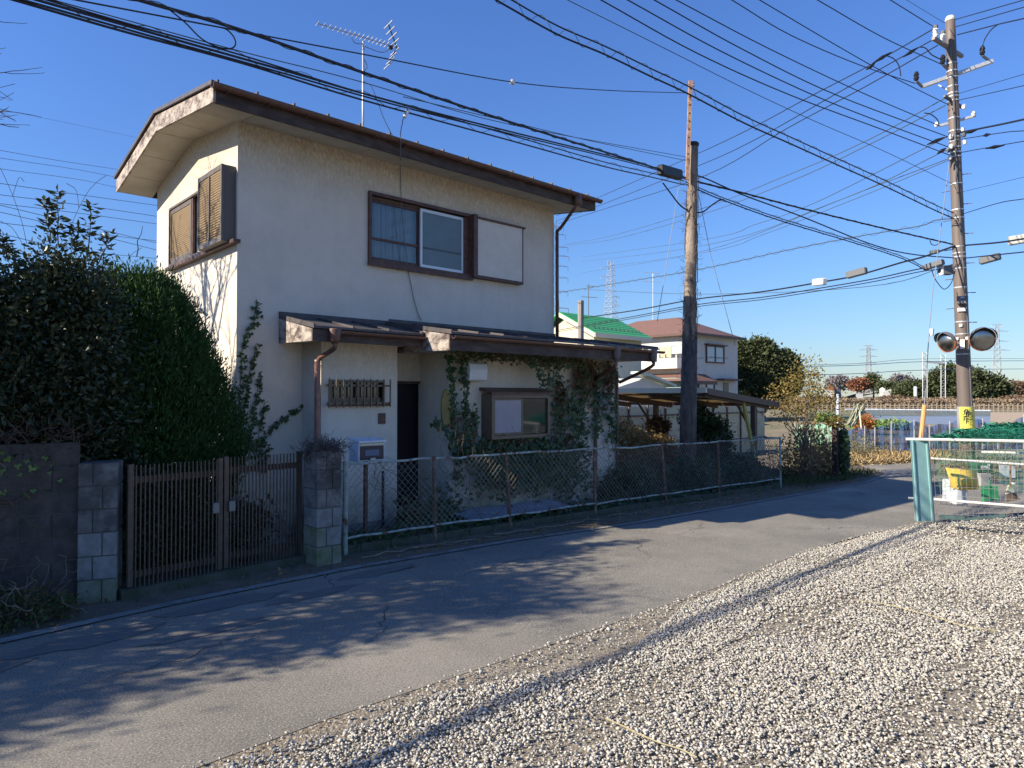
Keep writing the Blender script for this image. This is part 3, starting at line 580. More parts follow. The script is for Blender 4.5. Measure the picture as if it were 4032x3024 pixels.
for k in range(n): piece(em, 'element', an, bL.lerp(bR, (k/(n-1))**.9*.97), (0,0,0), (1.0+.02*k,)*3)
vt = bd.cross(side)*(-1 if bd.cross(side).z > 0 else 1)
for sgn, y_ in ((1,72),(-1,240)):
    tip = bR + (Vector((0,0,1))*.36*sgn) - bd*.02 + (bd*-.14); 
    MB().beam(bR, tip, .022, .012).build('reflector_arm', BLKC, an)
    for k in range(4): piece(em, 'reflector_rod', an, bR.lerp(tip, .25*k+.22), (0,0,0), (1.9,)*3)
q = at(1540,180,D=Dm+.3); MB().obox(bL.lerp(bR,.92)-Vector((0,0,.03)),.06,.05,.05).build('feed_box', BLKC, an)
MB().tube(smooth([(mx,9.9,top-.05),tuple(bL.lerp(bR,.45)-Vector((0,0,.13))),tuple(bL.lerp(bR,.40)-Vector((0,0,.02)))],4),.006,5).tube(smooth([(mx,9.9,top-.08),tuple(bL.lerp(bR,.8)-Vector((0,0,.16))),tuple(bL.lerp(bR,.93)-Vector((0,0,.03)))],4),.006,5).build('lead_wire', GREYB, an)
cb = MB().tube(smooth([at(1432,230,Y=9.88),at(1446,262,Y=9.85),at(1436,280,Y=9.88),at(1434,320,Y=9.9),at(1462,340,Y=9.6),at(1490,410,Y=9.2),at(1515,475,Y=8.7),at(1550,543,Y=8.05)],5),.006,5).build('antenna_cable', BLKC)
tag(cb, 'thin dark cable hanging from the aerial mast to the roof edge', 'cable')

# mailbox on the fence line
MY = 7.05
mbp = empty('mailbox', (4.3, MY+.12, 0), 'white metal mailbox with dark flap window beside the gatepost', 'mailbox')
mx0 = at(1411,1790,Y=MY).x; mx1 = at(1515,1790,Y=MY).x; mz1 = at(1411,1765,Y=MY).z+.06; mz0 = at(1411,1820,Y=MY).z
MB().box(mx0,mx1,MY,MY+.22,mz0,mz1).build('case', WPL, mbp, bevel=.008)
MB().prism([(mx0-.01,MY-.025,mz1+.001),(mx0-.01,MY+.23,mz1+.03),(mx0-.01,MY+.23,mz1+.05),(mx0-.01,MY-.025,mz1+.02)],(mx1-mx0+.02,0,0)).build('lid', WPL, mbp)
MB().box(mx0+.02,mx1-.02,MY-.012,MY-.001,mz1-.035,mz1-.01).build('flap_rim', CREAMP, mbp)
MB().box(mx0+.02,mx1-.02,MY-.008,MY-.001,mz0+.02,mz1-.04).build('front_panel', NAVY, mbp)
MB().box(mx0+.085,mx1-.085,MY-.012,MY-.0085,mz0+.065,mz1-.085).build('label_window', BLUEG, mbp)
MB().box((mx0+mx1)/2-.03,(mx0+mx1)/2+.035,MY-.03,MY-.009,mz0+.01,mz0+.04).build('handle', CREAMP, mbp)
MB().box(mx0+.15,mx0+.19,MY+.1,MY+.14,0,mz0).build('post', FRM, mbp)

# ================================================================== BOUNDARY: wall, pillars, gate, fence
brks = [unitbox('block_mesh', m_, .02) for m_ in BLOCKV]; brkg = unitbox('mossy_block_mesh', BLOCKG, .02); brkd = unitbox('dark_block_mesh', BLOCKD, .02)
def pillar(name, label, cx, cy, wd, dp, rz, rows, top):
    t = empty(name, (cx,cy,0), label, 'gatepost', 'block gateposts'); h = .2
    MB().obox((cx,cy,(rows*h)/2-.01), wd-.02, dp-.02, rows*h, rz).build('core', MORT, t)
    for r_ in range(rows):
        sp = (.62, .38) if r_ % 2 == 0 else (.38, .62); u = -wd/2
        for k, s in enumerate(sp):
            ww = wd*s; off = Vector(((u+ww/2)*math.cos(rz), (u+ww/2)*math.sin(rz), 0)); u += ww
            m_ = brkg if r_ == 0 or (r_ == 1 and k == 0 and top) else brks[0] if r_ < 3 else brks[1]
            piece(m_, 'block', t, Vector((cx,cy,r_*h+.1)) + off, (0,0,rz), (ww-.008, dp+random.uniform(-.004,.004), h-.009))
    return t
pillar('gatepost', 'grey concrete block gatepost at the left end of the gate', 1.49, 6.86, .30, .30, R(-22), 6, False)
g2 = pillar('gatepost', 'block gatepost topped with dead vines between gate and chain link fence', 3.53, 6.72, .29, .30, R(0), 6, True)
def twigball(mb, c, r, n, rad=.003, L=.35):
    for _ in range(n):
        p = Vector(c) + Vector([random.gauss(0, r_) for r_ in r]); pts = [p]; d = Vector([random.gauss(0,1) for _ in range(3)]).normalized()
        for k in range(5): d = (d + Vector([random.gauss(0,.5) for _ in range(3)])).normalized(); pts.append(pts[-1] + d*L/5)
        mb.tube(pts, rad, 3, cap=False)
mb = MB(); twigball(mb, (3.53,6.7,1.21), (.09,.08,.018), 480, .0028, .15); twigball(mb, (3.50,6.565,1.02), (.09,.008,.14), 90, .002, .16)
o = mb.build('dead_vines', VINEB); tag(o, 'tangle of dead vine stems capping the block gatepost', 'vines')
# block wall to the left
bw = empty('block_wall', (-1,7.1,0), 'dark brown block wall overgrown with dead creeper at the far left', 'wall')
dx, dy = -math.cos(R(-6)), -math.sin(R(-6)); rz = R(-6)
for r_ in range(7):
    if r_ % 2: piece(brkd, 'block', bw, (1.33+dx*.1, 6.90+dy*.1, r_*.2+.08), (0,0,rz), (.19,.145,.19))
    for k in range(15):
        s = (k + (.5 if r_ % 2 else 0))*.4 + .2; L = .4
        px, py = 1.33 + dx*s, 6.90 + dy*s
        piece(brkd, 'block', bw, (px, py, r_*.2+.08), (0,0,rz), (L-.01, .14+random.uniform(-.006,.006), .19))
MB().obox((1.33+dx*3, 6.90+dy*3, .68), 6.0, .12, 1.38, rz).build('core', MORT, bw)
mb = MB()
for _ in range(60):
    s = random.uniform(.0,3.2); p = Vector((1.33+dx*s, 6.90+dy*s-.10, random.uniform(0,1.35))); pts = [p]; d = Vector((random.gauss(0,.8),0,random.gauss(.2,.8)))
    for k in range(9): d = (d*.8 + Vector((random.gauss(0,.4),random.gauss(0,.05),random.gauss(.05,.4)))).normalized(); q = pts[-1]+d*.09; q.y = min(q.y, 6.90+dy*s-.08); pts.append(q)
    mb.tube(pts, random.uniform(.002,.006), 4, cap=False)
for k in range(160): s = random.uniform(0,3.2); [twigball(mb, (1.33+dx*s, 6.88+dy*s, 1.44), (.05,.07,.02), 1, .003, .22) for _ in range(3)]
o = mb.build('dead_creeper', M('reddish_stem', (.13,.075,.05), (.08,.055,.045), 10, rough=.95)); tag(o, 'brown dead creeper stems matted over the top of the dark block wall', 'creeper')
P = np.stack([rng.uniform(-.3,1.2,60), rng.normal(6.86,.04,60), rng.uniform(.95,1.42,60)],1)
iv = empty('ivy', (.8,6.85,1.2), 'few bright green ivy leaves hanging over the dark block wall', 'ivy'); ivyleaf('leaves', P, .06, M('bright_leaf', (.10,.22,.05), (.2,.28,.06), rough=.5, rand=1, trans=.3), iv, (0,-1,.3))
MB().tube([(.6,6.8,1.4),(.8,6.78,1.2),(.7,6.79,1.0)],.004,4).build('stem', TWIG, iv)
t = empty('weed_clump', (.95,6.45,0), 'green and brown weeds heaped at the foot of the dark block wall', 'weeds')
P, N = cloud([((.85,6.5,.08),(.35,.18,.16),1),((.4,6.45,.12),(.4,.2,.2),1)], 1400, .05); leaves('leaves', P, N, .06, M('weed_leaf', (.05,.12,.03), (.16,.10,.05), rough=.7, rand=1, trans=.3), t, asp=3)
mb = MB(); twigball(mb, (.6,6.5,.2), (.35,.12,.12), 80, .003, .3); mb.build('stems', TWIG, t)
# kerb under the gate and low footing of the fence
MB().hexa([(1.6,6.62,-.02),(3.4,6.80,-.02),(3.4,6.95,-.02),(1.6,6.78,-.02),(1.6,6.62,.09),(3.4,6.80,.09),(3.4,6.95,.09),(1.6,6.78,.09)]).build('gate_step', MOSSC, kind='structure')
# gate: two leaves
ga, gb = Vector((1.66,6.70,0)), Vector((3.36,6.88,0)); gd = (gb-ga).normalized(); gn = Vector((gd.y,-gd.x,0))
gbar = unitbox('gate_bar', M('gate_bronze', (.125,.095,.07), (.08,.06,.048), 16, rough=.5, metal=.3), .08); GB = gbar.materials[0]
half = (gb-ga).length/2
for i, (s0, s1, zoff, lab) in enumerate(((0, half-.01, 0, 'left leaf of the bronze barred gate next to the left gatepost'), (half+.01, half*2, .012, 'right leaf of the bronze barred gate next to the vine topped gatepost'))):
    t = empty('gate_leaf', ga + gd*s0 + Vector((0,0,.1)), lab, 'gate', 'double gate of bronze bars')
    mb = MB()
    for s in (s0+.02, s1-.02): mb.beam(ga+gd*s+Vector((0,0,.10)), ga+gd*s+Vector((0,0,1.17+zoff)), .045, .04, (gn.x,gn.y,0))
    mb.build('frame', GB, t)
    for z in (1.03, .2): MB().beam(ga+gd*(s0+.045)+Vector((0,0,z+zoff)), ga+gd*(s1-.045)+Vector((0,0,z+zoff)), .018, .06).build('rail', GB, t)
    n = 20
    for k in range(n):
        s = s0+.06 + (s1-s0-.12)*k/(n-1)
        piece(gbar, 'bar', t, ga+gd*s+gn*.022+Vector((0,0,.62+zoff)), (0,0,math.atan2(gd.y,gd.x)), (.0115,.0115,1.08))
    s = s1-.075 if i == 0 else s0+.065
    MB().obox(ga+gd*s+gn*.045+Vector((0,0,.70)), .06, .025, .10, math.atan2(gd.y,gd.x)).build('lock_plate', M('pale_lock_plate%d' % i, (.22,.21,.19), rough=.6), t, bevel=.006)
# chain link fence
FY = 6.9
FX = [3.90, 5.13, 6.34, 8.21, 10.0, 11.85, 14.43]
def ftop(X): return float(np.interp(X, [3.9,14.5], [1.02,.865]))
def fbot(X): return float(np.interp(X, [3.9,14.5], [.185,-.01]))
fen = empty('chain_link_fence', (3.9,FY,0), 'sagging chain link fence with pale teal rails along the front garden', 'fence')
for i, X in enumerate(FX):
    lean = [0,.02,.09,.02,.14,.05,.0][i]; mt = RUSTP if i in (1,2,3,4,5) else TEALP
    MB().tube([(X+lean,FY,g(X)-.02),(X,FY,ftop(X)+.02)], .024 if i else .03, 8).build('post', mt, fen)
for a, b in zip(FX[:-1], FX[1:]):
    pts = [(a+(b-a)*k/6, FY-.005+random.gauss(0,.006), ftop(a+(b-a)*k/6)+random.gauss(0,.008)-.01*math.sin(math.pi*k/6)) for k in range(7)]
    MB().tube(pts,.0145,6).build('top_rail', TEALP, fen)
    pts = [(a+(b-a)*k/6, FY-.005, fbot(a+(b-a)*k/6)+random.gauss(0,.006)) for k in range(7)]
    MB().tube(pts,.0135,6).build('bottom_rail', TEALP, fen)
MB().tube([(14.43,FY,g(14)),(14.43,FY,.86)],.02,6).tube([(14.43,FY,.86),(14.43,7.5,.86)],.018,6).tube([(14.43,FY,.0),(14.43,7.5,.0)],.018,6).tube([(14.43,7.5,g(14)),(14.43,7.5,.86)],.02,6).build('end_frame', TEALP, fen)
mb = MB(); pit = .085; H = .85; nW = int((14.43-3.9+H)/pit)
def fz(X, t): return fbot(X) + (ftop(X)-fbot(X))*t
for sgn in (1,-1):
    for k in range(nW+1):
        xs0 = 3.9 - (H if sgn > 0 else 0) + k*pit; pts = []
        for j in range(9):
            t = j/8; X = xs0 + (H*t if sgn > 0 else H*(1-t) )
            if sgn < 0: X = xs0 - H + H*(1-t) + H
            if 3.92 <= X <= 14.41: pts.append((X + .012*math.sin(X*3+t*4), FY + .012*math.sin(X*2.3)*math.sin(math.pi*t) + sgn*.002, fz(X, t) - .02*math.sin(X*1.7)**2*math.sin(math.pi*t)))
        if len(pts) > 1: mb.tube(pts, .0026, 3, cap=False)
mb.build('mesh', WIREM, fen, kind='stuff')
mb = MB()
for _ in range(260):
    X = random.uniform(3.9,14.4); p = Vector((X,FY-.01,random.choice([ftop(X), fz(X,random.random()), fbot(X)]))); pts=[p]; d = Vector((random.gauss(0,1),0,random.gauss(0,.5)))
    for k in range(8): d = (d*.8+Vector((random.gauss(0,.4),random.gauss(0,.12),random.gauss(-.02,.35)))).normalized(); pts.append(pts[-1]+d*.07)
    mb.tube(pts, random.uniform(.0015,.004), 3, cap=False)
o = mb.build('bare_vines', M('pale_brown_stem', (.15,.11,.085), (.09,.075,.06), 10, rough=.9)); tag(o, 'bare vine stems threaded through the chain link fence', 'vines')
ft = empty('fence_footing', (3.7,6.93,0), 'low mossy block footing beneath the chain link fence', 'wall')
mfo = unitbox('footing_block', MOSSC, .03)
for k in range(27):
    X = 3.9 + k*.4; piece(mfo, 'block', ft, (X, 6.95, g(X)+.03), (0,R(1.1),0), (.39,.12,.14))
# ground cover behind the fence and roots on the verge
P = np.stack([rng.uniform(3.8,14.5,5200), rng.uniform(6.9,7.7,5200), rng.uniform(0,.16,5200)],1); P[:,2] += -0.02*np.clip(P[:,0]-3.5,0,14); P = P[~((P[:,0]<9.9)&(P[:,1]>7.55))]
o = empty('ground_ivy', (6,7.1,0), 'dark ivy creeping over the ground behind the chain link fence', 'ground cover'); o['kind'] = 'stuff'
ivyleaf('leaves', P, .075, LEAFI, o, (0,-.5,1))
mb = MB()
for x0_, L in ((3.9,1.4),(5.2,.9),(5.9,1.7),(7.3,.8),(8.2,1.1),(10.4,1.5),(4.6,.7)):
    pts = [(x0_+L*k/8, 6.62+random.gauss(0,.05), g(x0_+L*k/8)+.02+random.uniform(0,.02)) for k in range(9)]; mb.tube(pts,[.012-.001*k for k in range(9)],5)
o = mb.build('vine_roots', TWIG, kind='stuff'); tag(o, 'pale woody vine roots lying along the verge', 'roots')
# corrugated sheet lying behind the fence, garden hose post
cs = MB(); n = 60; V = []
for k in range(n+1):
    Yk = 7.05 + .5*k/n; V += [(5.9,Yk,.10+.012*math.sin(k*1.3)+.06*k/n),(7.9,Yk,.07+.012*math.sin(k*1.3)+.06*k/n)]
cs.add(V, [(2*k,2*k+1,2*k+3,2*k+2) for k in range(n)]); o = cs.build('corrugated_sheet', M('grey_sheet', (.20,.22,.26), (.14,.15,.18), 6, rough=.6)); tag(o, 'blue grey corrugated sheet lying behind the chain link fence', 'sheet')
a = at(1500,1880,Y=7.85); tp_ = empty('garden_tap', (a.x,7.8,0), 'dark standpipe with tap against the annex wall behind the fence', 'tap')
MB().tube([(a.x,7.8,-.05),(a.x,7.8,.78)],.02,8).build('pipe', NAVY, tp_); MB().tube([(a.x,7.8,.74),(a.x-.02,7.7,.75),(a.x-.02,7.68,.70)],.012,6).build('spout', GALV, tp_)
# yellow board leaning by the porch
a = at(1757,1590,Y=7.62); sb = MB()
prof = [(0,-.30),(.028,-.27),(.05,-.15),(.055,0),(.05,.15),(.028,.27),(0,.30),(-.028,.27),(-.05,.15),(-.055,0),(-.05,-.15),(-.028,-.27)]
o = MB().prism([(5.84+p*1.6, 7.56, 1.60+q*.9) for p,q in prof], (0,.03,0)).build('oval_board', M('mustard_yellow', (.24,.19,.06), (.17,.14,.05), 5, rough=.7)); tag(o, 'mustard yellow oval board leaning among the ivy by the porch', 'board')

# ---- ivies on the house
def ivy(name, label, polys, Y, per, size, width, mat, extra=None, nrm=(0,-1,.15), stemr=.004):
    segs = [[tuple(at(x,y,Y=Y)) for x,y in pl] for pl in polys]
    t = empty(name, segs[0][0], label, 'ivy'); mb = MB()
    for pl in segs: mb.tube(smooth([Vector(p)+Vector((0,-.01,0)) for p in pl],5), stemr, 4, cap=False)
    mb.build('stem', TWIG, t)
    P, _ = vine_leaves(segs, per, size, (0,-1,0), width); ivyleaf('leaves', P, size, mat, t, nrm)
    if extra:
        for pls, m2, per2, w2 in extra:
            P, _ = vine_leaves([[tuple(at(x,y,Y=Y)) for x,y in pl] for pl in pls], per2, size, (0,-1,0), w2); ivyleaf('leaves', P, size, m2, t, nrm)
    return t
ivy('ivy', 'strands of dark ivy fanning up the left end of the shaded facade', [
    [(1010,1178),(1003,1230),(995,1270),(978,1300),(958,1350),(950,1420),(946,1520),(940,1620),(950,1700),(940,1800)],
    [(1006,1360),(998,1410),(988,1450),(975,1500),(968,1560),(955,1640),(965,1720),(960,1820)],
    [(1021,1470),(1014,1530),(1005,1580),(1000,1640),(985,1700),(980,1800)],
    [(1042,1580),(1030,1640),(1020,1700),(1010,1760),(1005,1820)],
    [(1204,1535),(1205,1565),(1180,1600),(1150,1620),(1110,1650),(1070,1680),(1040,1720),(1025,1780),(1030,1850)],
    [(1055,1760),(1040,1800),(1030,1850)]], HY0, 62, .062, .022, LEAFI)
ivy('ivy', 'thick ivy column climbing the wall corner beside the porch', [
    [(1770,1385),(1765,1430),(1775,1500),(1770,1560),(1775,1620),(1790,1700),(1800,1780),(1790,1850),(1800,1900)],
    [(1820,1390),(1815,1440),(1822,1490),(1830,1560),(1826,1620),(1830,1700),(1820,1790)],
    [(1690,1665),(1720,1668),(1745,1690),(1765,1710),(1780,1780)],
    [(1860,1600),(1862,1670),(1850,1740),(1880,1790)]], 7.6, 105, .085, .038, LEAFI, [([[(1790,1640),(1800,1720),(1810,1800)],[(1845,1620),(1850,1780)]], LEAFB, 60, .06)])
ivy('ivy', 'ragged ivy curtain hanging from the lower eaves above the bay window', [
    [(1780,1385),(1900,1392),(2000,1400),(2100,1410),(2200,1418),(2300,1425)],
    [(2075,1405),(2100,1440),(2125,1480),(2135,1520)], [(2130,1410),(2150,1450),(2160,1500),(2150,1530)], [(2170,1415),(2190,1450),(2180,1490)]], 7.35, 190, .055, .05, LEAFI, [([[(1790,1392),(2320,1430)]], LEAFB, 110, .05)])
ivy('ivy', 'dense brown and green ivy covering the right end of the annex', [
    [(2290,1430),(2285,1500),(2290,1560),(2280,1640),(2290,1720),(2280,1800)],
    [(2250,1540),(2245,1600),(2255,1680),(2260,1760),(2250,1860)],
    [(2410,1440),(2395,1520),(2400,1600),(2405,1680),(2410,1760)], [(2340,1480),(2345,1580),(2340,1700)],
    [(2160,1590),(2190,1640),(2210,1700),(2190,1760)], [(2190,1500),(2200,1560),(2230,1600),(2240,1640)], [(2160,1740),(1950,1750),(1850,1760)]], 7.62, 130, .085, .09, LEAFI,
    [([[(2270,1425),(2275,1500),(2300,1570)],[(2330,1430),(2330,1540)],[(2390,1440),(2385,1560)],[(2200,1500),(2215,1600)]], LEAFB, 210, .085), ([[(1900,1760),(2200,1755)],[(2190,1640),(2230,1780)]], LEAFB, 130, .09)])
ivy('ivy', 'dark ivy heaped on the ground before the annex wall', [[(1850,1800),(1900,1850),(1950,1900)],[(2000,1790),(2000,1850),(1990,1930)],[(2100,1780),(2100,1840),(2110,1920)],[(2200,1780),(2200,1860),(2200,1920)],[(1700,1950),(1760,1990),(1800,2020)],[(2300,1800),(2300,1900)],[(1950,1830),(2250,1800)],[(1880,1800),(2080,1795),(2200,1790)],[(1900,1880),(2150,1860)],[(2250,1850),(2230,1950)],[(1600,2010),(1680,2030),(1780,2040)]], 7.5, 230, .08, .13, LEAFI)

# ================================================================== TREES of the plot
# egg-shaped conifer
cb_ = Vector((2.10,8.22,0)); t = empty('conifer', cb_, 'dense dark egg shaped conifer against the gable wall', 'tree')
mb = MB().tube([cb_, cb_+Vector((0,0,2.6))],[.09,.03],8); mb.build('trunk', BARK, t)
nc = 2600; th = rng.uniform(0,2*np.pi,nc); hz = rng.uniform(.0,1,nc)
def egg(h): return 1.02*np.sqrt(np.clip(1-((h-.42)/.6)**2,0,1))*np.where(h>.42,(1-(h-.42)*.35),1)
hz = np.clip(hz,.02,.995); rr = egg(hz)*(1+.05*np.sin(th*5+hz*9)+rng.normal(0,.045,nc))
P0 = np.stack([cb_.x+rr*np.cos(th), cb_.y+rr*np.sin(th), .12+hz*2.98],1); N0 = np.stack([np.cos(th)*.75,np.sin(th)*.75,np.full(nc,.9)],1)
k = 48; P = np.repeat(P0,k,0)+rng.normal(0,1,(nc*k,3))*np.array((.045,.045,.075)); P -= np.repeat(N0,k,0)*rng.uniform(0,.16,(nc*k,1)); leaves('crown', P, np.repeat(N0,k,0)*np.array((.7,.7,1.3)), .048, LEAFC, t, asp=3.4, jit=.36)
# inner twigs so that no light shows through
P, N = shell(cb_+Vector((0,0,1.4)), (.78,.78,1.2), 16000, .3); leaves('crown', P, N, .09, LEAFC, t)
# broadleaf evergreen at the left with tall shoots
bl = [((.60,7.55,2.2),(.38,.4,.38),.5),(tuple(at(285,1190,Y=7.5)),(.26,.26,.32),.5),(tuple(at(150,1180,Y=7.55)),(.32,.3,.34),.55),(tuple(at(330,1380,Y=7.4)),(.26,.25,.34),.5),((.95,7.5,1.95),(.52,.48,.62),1.1),((1.32,7.45,1.75),(.36,.32,.6),.9),((1.2,7.4,1.4),(.5,.35,.45),1),((.5,7.7,1.95),(.52,.48,.6),.9),((1.35,7.6,1.5),(.5,.45,.6),1),((.6,7.5,1.45),(.7,.5,.55),1),((.05,7.8,2.0),(.55,.6,.65),.8)]
t = tree('broadleaf_tree', 'glossy broadleaf evergreen rising behind the dark block wall', (.9,7.7,0), 2.6, bl, 8200, .062, LEAFD, r0=.05, clump=.13, asp=2.2)
mb = MB(); PP, NN = [], []
for (x,y),(xb,yb) in (((232,752),(225,960)),((175,790),(205,960)),((358,795),(345,1010)),((430,910),(395,1040)),((300,900),(290,1000)),((10,925),(30,1010)),((560,890),(530,1010))):
    a = at(xb,yb,Y=7.6); b = at(x,y,Y=7.6); mb.tube([a+(b-a)*k_/4+Vector((random.gauss(0,.01),0,0)) for k_ in range(5)],[.007-.001*k_ for k_ in range(5)],4)
    if x == 560: continue
    m_ = 46; tt = rng.uniform(0,1,(m_,1))**.8; PP.append(np.array(a)+(np.array(b)-np.array(a))*tt+rng.normal(0,.012,(m_,3))); dd = rng.normal(0,1,(m_,3)); dd[:,2] = .35; NN.append(dd)
mb.build('shoots', BARK, t, kind='stuff'); leaves('shoot_leaves', np.concatenate(PP), np.concatenate(NN), .095, LEAFD, t, asp=3, jit=.2)
# bare whippy stems
mb = MB()
for pl in ([(105,960),(85,870),(50,770),(15,690),(0,660)],[(50,770),(75,700),(95,715)],[(275,900),(310,820),(350,750),(390,710),(420,690)],[(310,820),(300,750),(262,722)],[(495,1040),(520,1000),(560,975)],[(0,345),(60,330)],[(0,395),(55,365)],[(0,360),(50,395)],[(100,980),(50,900),(0,870)]):
    a = [at(x,y,Y=8.1) for x,y in pl]; mb.tube(smooth(a,4), .0028, 4)
mb.build('bare_twigs', M('thin_twig', (.12,.09,.09), rough=.9), t, kind='stuff')
bl = [((1.75,7.15,.75),(.3,.22,.45),1),((2.2,7.35,.6),(.4,.25,.4),1),((2.9,7.4,.35),(.35,.2,.25),.6)]
tree('garden_shrub', 'dark low shrub growing just behind the gate bars', (2.0,7.3,0), .8, bl, 2600, .06, LEAFD, r0=.02, clump=.08, cat='shrub')
MB().prism([(2.6,7.6,.02),(3.6,7.75,.02),(3.6,7.75,.30),(3.2,7.7,.55),(2.6,7.6,.8)], (0,.05,0)).build('garden_wall', BLOCK); tag(bpy.data.objects['garden_wall'], 'low grey garden wall seen through the gate', 'wall')
# trees whose shade falls on the road (outside the frame to the left)
for i, (bx_, by_, hh, sd, lab) in enumerate((( -1.3,8.0,4.6,1,'tall evergreen tree just beyond the left edge behind the block wall'),(-3.6,7.9,5.4,1.2,'larger evergreen tree further left behind the block wall'),(-6.0,8.0,5.4,1.2,'leftmost evergreen tree behind the block wall'),(-2.6,9.6,3.6,1,'low evergreen behind the row of street trees'))):
    random.seed(20+i); bl = []
    for _ in range(11):
        a_ = random.uniform(0,6.28); q = random.uniform(.2,1.0)*sd; hz_ = random.uniform(.38,.92)*hh
        bl.append(((bx_+q*math.cos(a_), by_+q*math.sin(a_)*.8, hz_), (random.uniform(.35,.6),)*2+(random.uniform(.25,.45),), 1))
    tree('broadleaf_tree', lab, (bx_,by_,0), hh, bl, 1150, .09, LEAFD, r0=.08, clump=.14)
random.seed(5)
def grow(mb, p, d, L, r, depth):
    pts = [p]; q = d.copy()
    for k in range(5): q = (q + Vector([random.gauss(0,.12) for _ in range(3)])).normalized(); pts.append(pts[-1] + q*L/5)
    mb.tube(pts, [r*(1-.09*k) for k in range(6)], 5, cap=False)
    if depth <= 0: return
    for _ in range(3 if depth > 1 else 2):
        j = random.randint(2,5); nd = (q + Vector([random.gauss(0,.55),random.gauss(0,.55),random.gauss(.12,.35)])).normalized(); grow(mb, pts[j], nd, L*random.uniform(.6,.82), r*.6, depth-1)
bt = empty('bare_tree', (.1,10.9,0), 'leafless tree whose twigs reach in at the upper left edge', 'tree'); mb = MB(); mb.tube([(.1,10.9,0),(.12,10.85,1.6),(.08,10.8,3.1),(.0,10.7,4.6)],[.11,.09,.07,.055],8)
for d, z_ in (((.1,.25,1),4.5),((-.3,-.3,1),4.4),((.0,-.7,1),4.0),((-.1,.8,1),3.9),((.1,-.15,1),4.6),((-.2,.4,1),3.4),((.0,-.9,.7),3.2)): grow(mb, Vector((.05,10.8,z_)), Vector(d).normalized(), 1.15, .034, 4)
mb.build('trunk', BARK, bt)

# ================================================================== CARPORT and things behind the fence
cp = empty('carport', (12.5,8.5,-.2), 'brown cantilever carport with weathered translucent roof behind the wooden pole', 'carport')
def cz(X): return 1.83 - .098*(X-12.7)
cpr = M('carport_roof_sheet', (.60,.50,.32), (.42,.33,.20), 3, rough=.6, trans=.55)
CPB = M('carport_brown', (.085,.055,.045), rough=.5)
n = 12
for j in range(n):
    ya = 7.62+4.4*j/n; yb = 7.62+4.4*(j+1)/n-.012; xa, xb = 12.66, 15.78
    MB().hexa([(xa,ya,cz(xa)+.085),(xb,ya,cz(xb)+.085),(xb,yb,cz(xb)+.085),(xa,yb,cz(xa)+.085),(xa,ya,cz(xa)+.09),(xb,ya,cz(xb)+.09),(xb,yb,cz(xb)+.09),(xa,yb,cz(xa)+.09)]).build('roof_sheet', cpr, cp)
for X in (13.6,14.6): MB().box(X-.015,X+.015,7.62,12.0,cz(X)+.045,cz(X)+.08).build('purlin', CPB, cp)
MB().box(12.60,12.655,7.6,12.05,cz(12.6)+.0,cz(12.6)+.11).build('edge_gutter', M('cream_edge', (.62,.57,.45), rough=.6), cp)
MB().box(15.79,15.84,7.6,12.05,cz(15.8)+.0,cz(15.8)+.10).build('beam', CPB, cp)
MB().beam((12.66,7.60,cz(12.66)+.04),(15.84,7.60,cz(15.84)+.04),.03,.13).build('beam', CPB, cp)
for Y in (7.75,9.1,10.45,11.8):
    MB().beam((12.75,Y,cz(12.75)-.02),(15.6,Y,cz(15.6)-.02),.07,.12).build('beam', CPB, cp)
    MB().beam((14.9,Y,-.3),(14.9,Y,cz(14.9)-.05),.11,.11).build('post', CPB, cp)
    MB().tube(smooth([(14.85,Y,.9),(14.6,Y,1.15),(14.1,Y,cz(14.1)-.06)],4),.03,6).build('brace', CPB, cp)
a = at(2922,1563,Y=7.75); b = at(2980,1760,Y=7.5); o = MB().beam(a,b+Vector((0,0,-.45)),.09,.05,(0,1,0)).build('prop_board', M('yellow_board', (.42,.35,.07), (.33,.27,.06), 8, rough=.7)); tag(o, 'yellow plank propped against the carport roof', 'plank')
tf = empty('tin_fence', (10,11.6,0), 'pale corrugated metal fence standing behind the carport', 'fence')
cream = M('cream_tin', (.50,.44,.30), (.40,.34,.23), 4, rough=.6, bump=.2)
for k in range(16):
    X = 9.9+k*.95; MB().box(X,X+.93,12.6,12.63,-.3,1.45).build('panel', cream, tf)
    MB().box(X-.02,X+.03,12.55,12.6,-.3,1.5).build('post', RUSTP, tf)
MB().box(9.9,25.1,12.55,12.6,1.15,1.19).box(9.9,25.1,12.55,12.6,.2,.24).build('rail', RUSTP, tf)
def bush(name, label, blobs, n, size, mat, group=None, cat='shrub', stems=30, clump=.1, asp=1.8, smat=None):
    c = blobs[0][0]; zb = g(c[0]); t = empty(name, (c[0],c[1],zb), label, cat, group); mb = MB()
    for b_ in blobs:
        for _ in range(stems//len(blobs)+1):
            tip = Vector(b_[0]) + Vector([random.uniform(-.9,.9)*q for q in b_[1]]); mb.tube([(b_[0][0]+random.gauss(0,.12),b_[0][1]+random.gauss(0,.12),zb), tuple((Vector((b_[0][0],b_[0][1],zb))+tip)/2+Vector((random.gauss(0,.05),0,0))), tuple(tip)], [.012,.008,.003], 4, cap=False)
    mb.build('stems', smat or TWIG, t, kind='stuff'); P, N = cloud(blobs, n, clump, 10); P = P[P[:,2] > zb+.01]; N = N[:len(P)]; leaves('leaves', P, N, size, mat, t, asp=asp)
bush('dry_vine_thicket', 'sunlit tan thicket of withered vines under the carport', [((12.1,9.7,.5),(.8,.5,.75),1.6),((13.0,9.8,.4),(.8,.45,.65),1.2),((13.9,9.7,.3),(.6,.4,.5),.8)], 5200, .085, LEAFT2, stems=60)
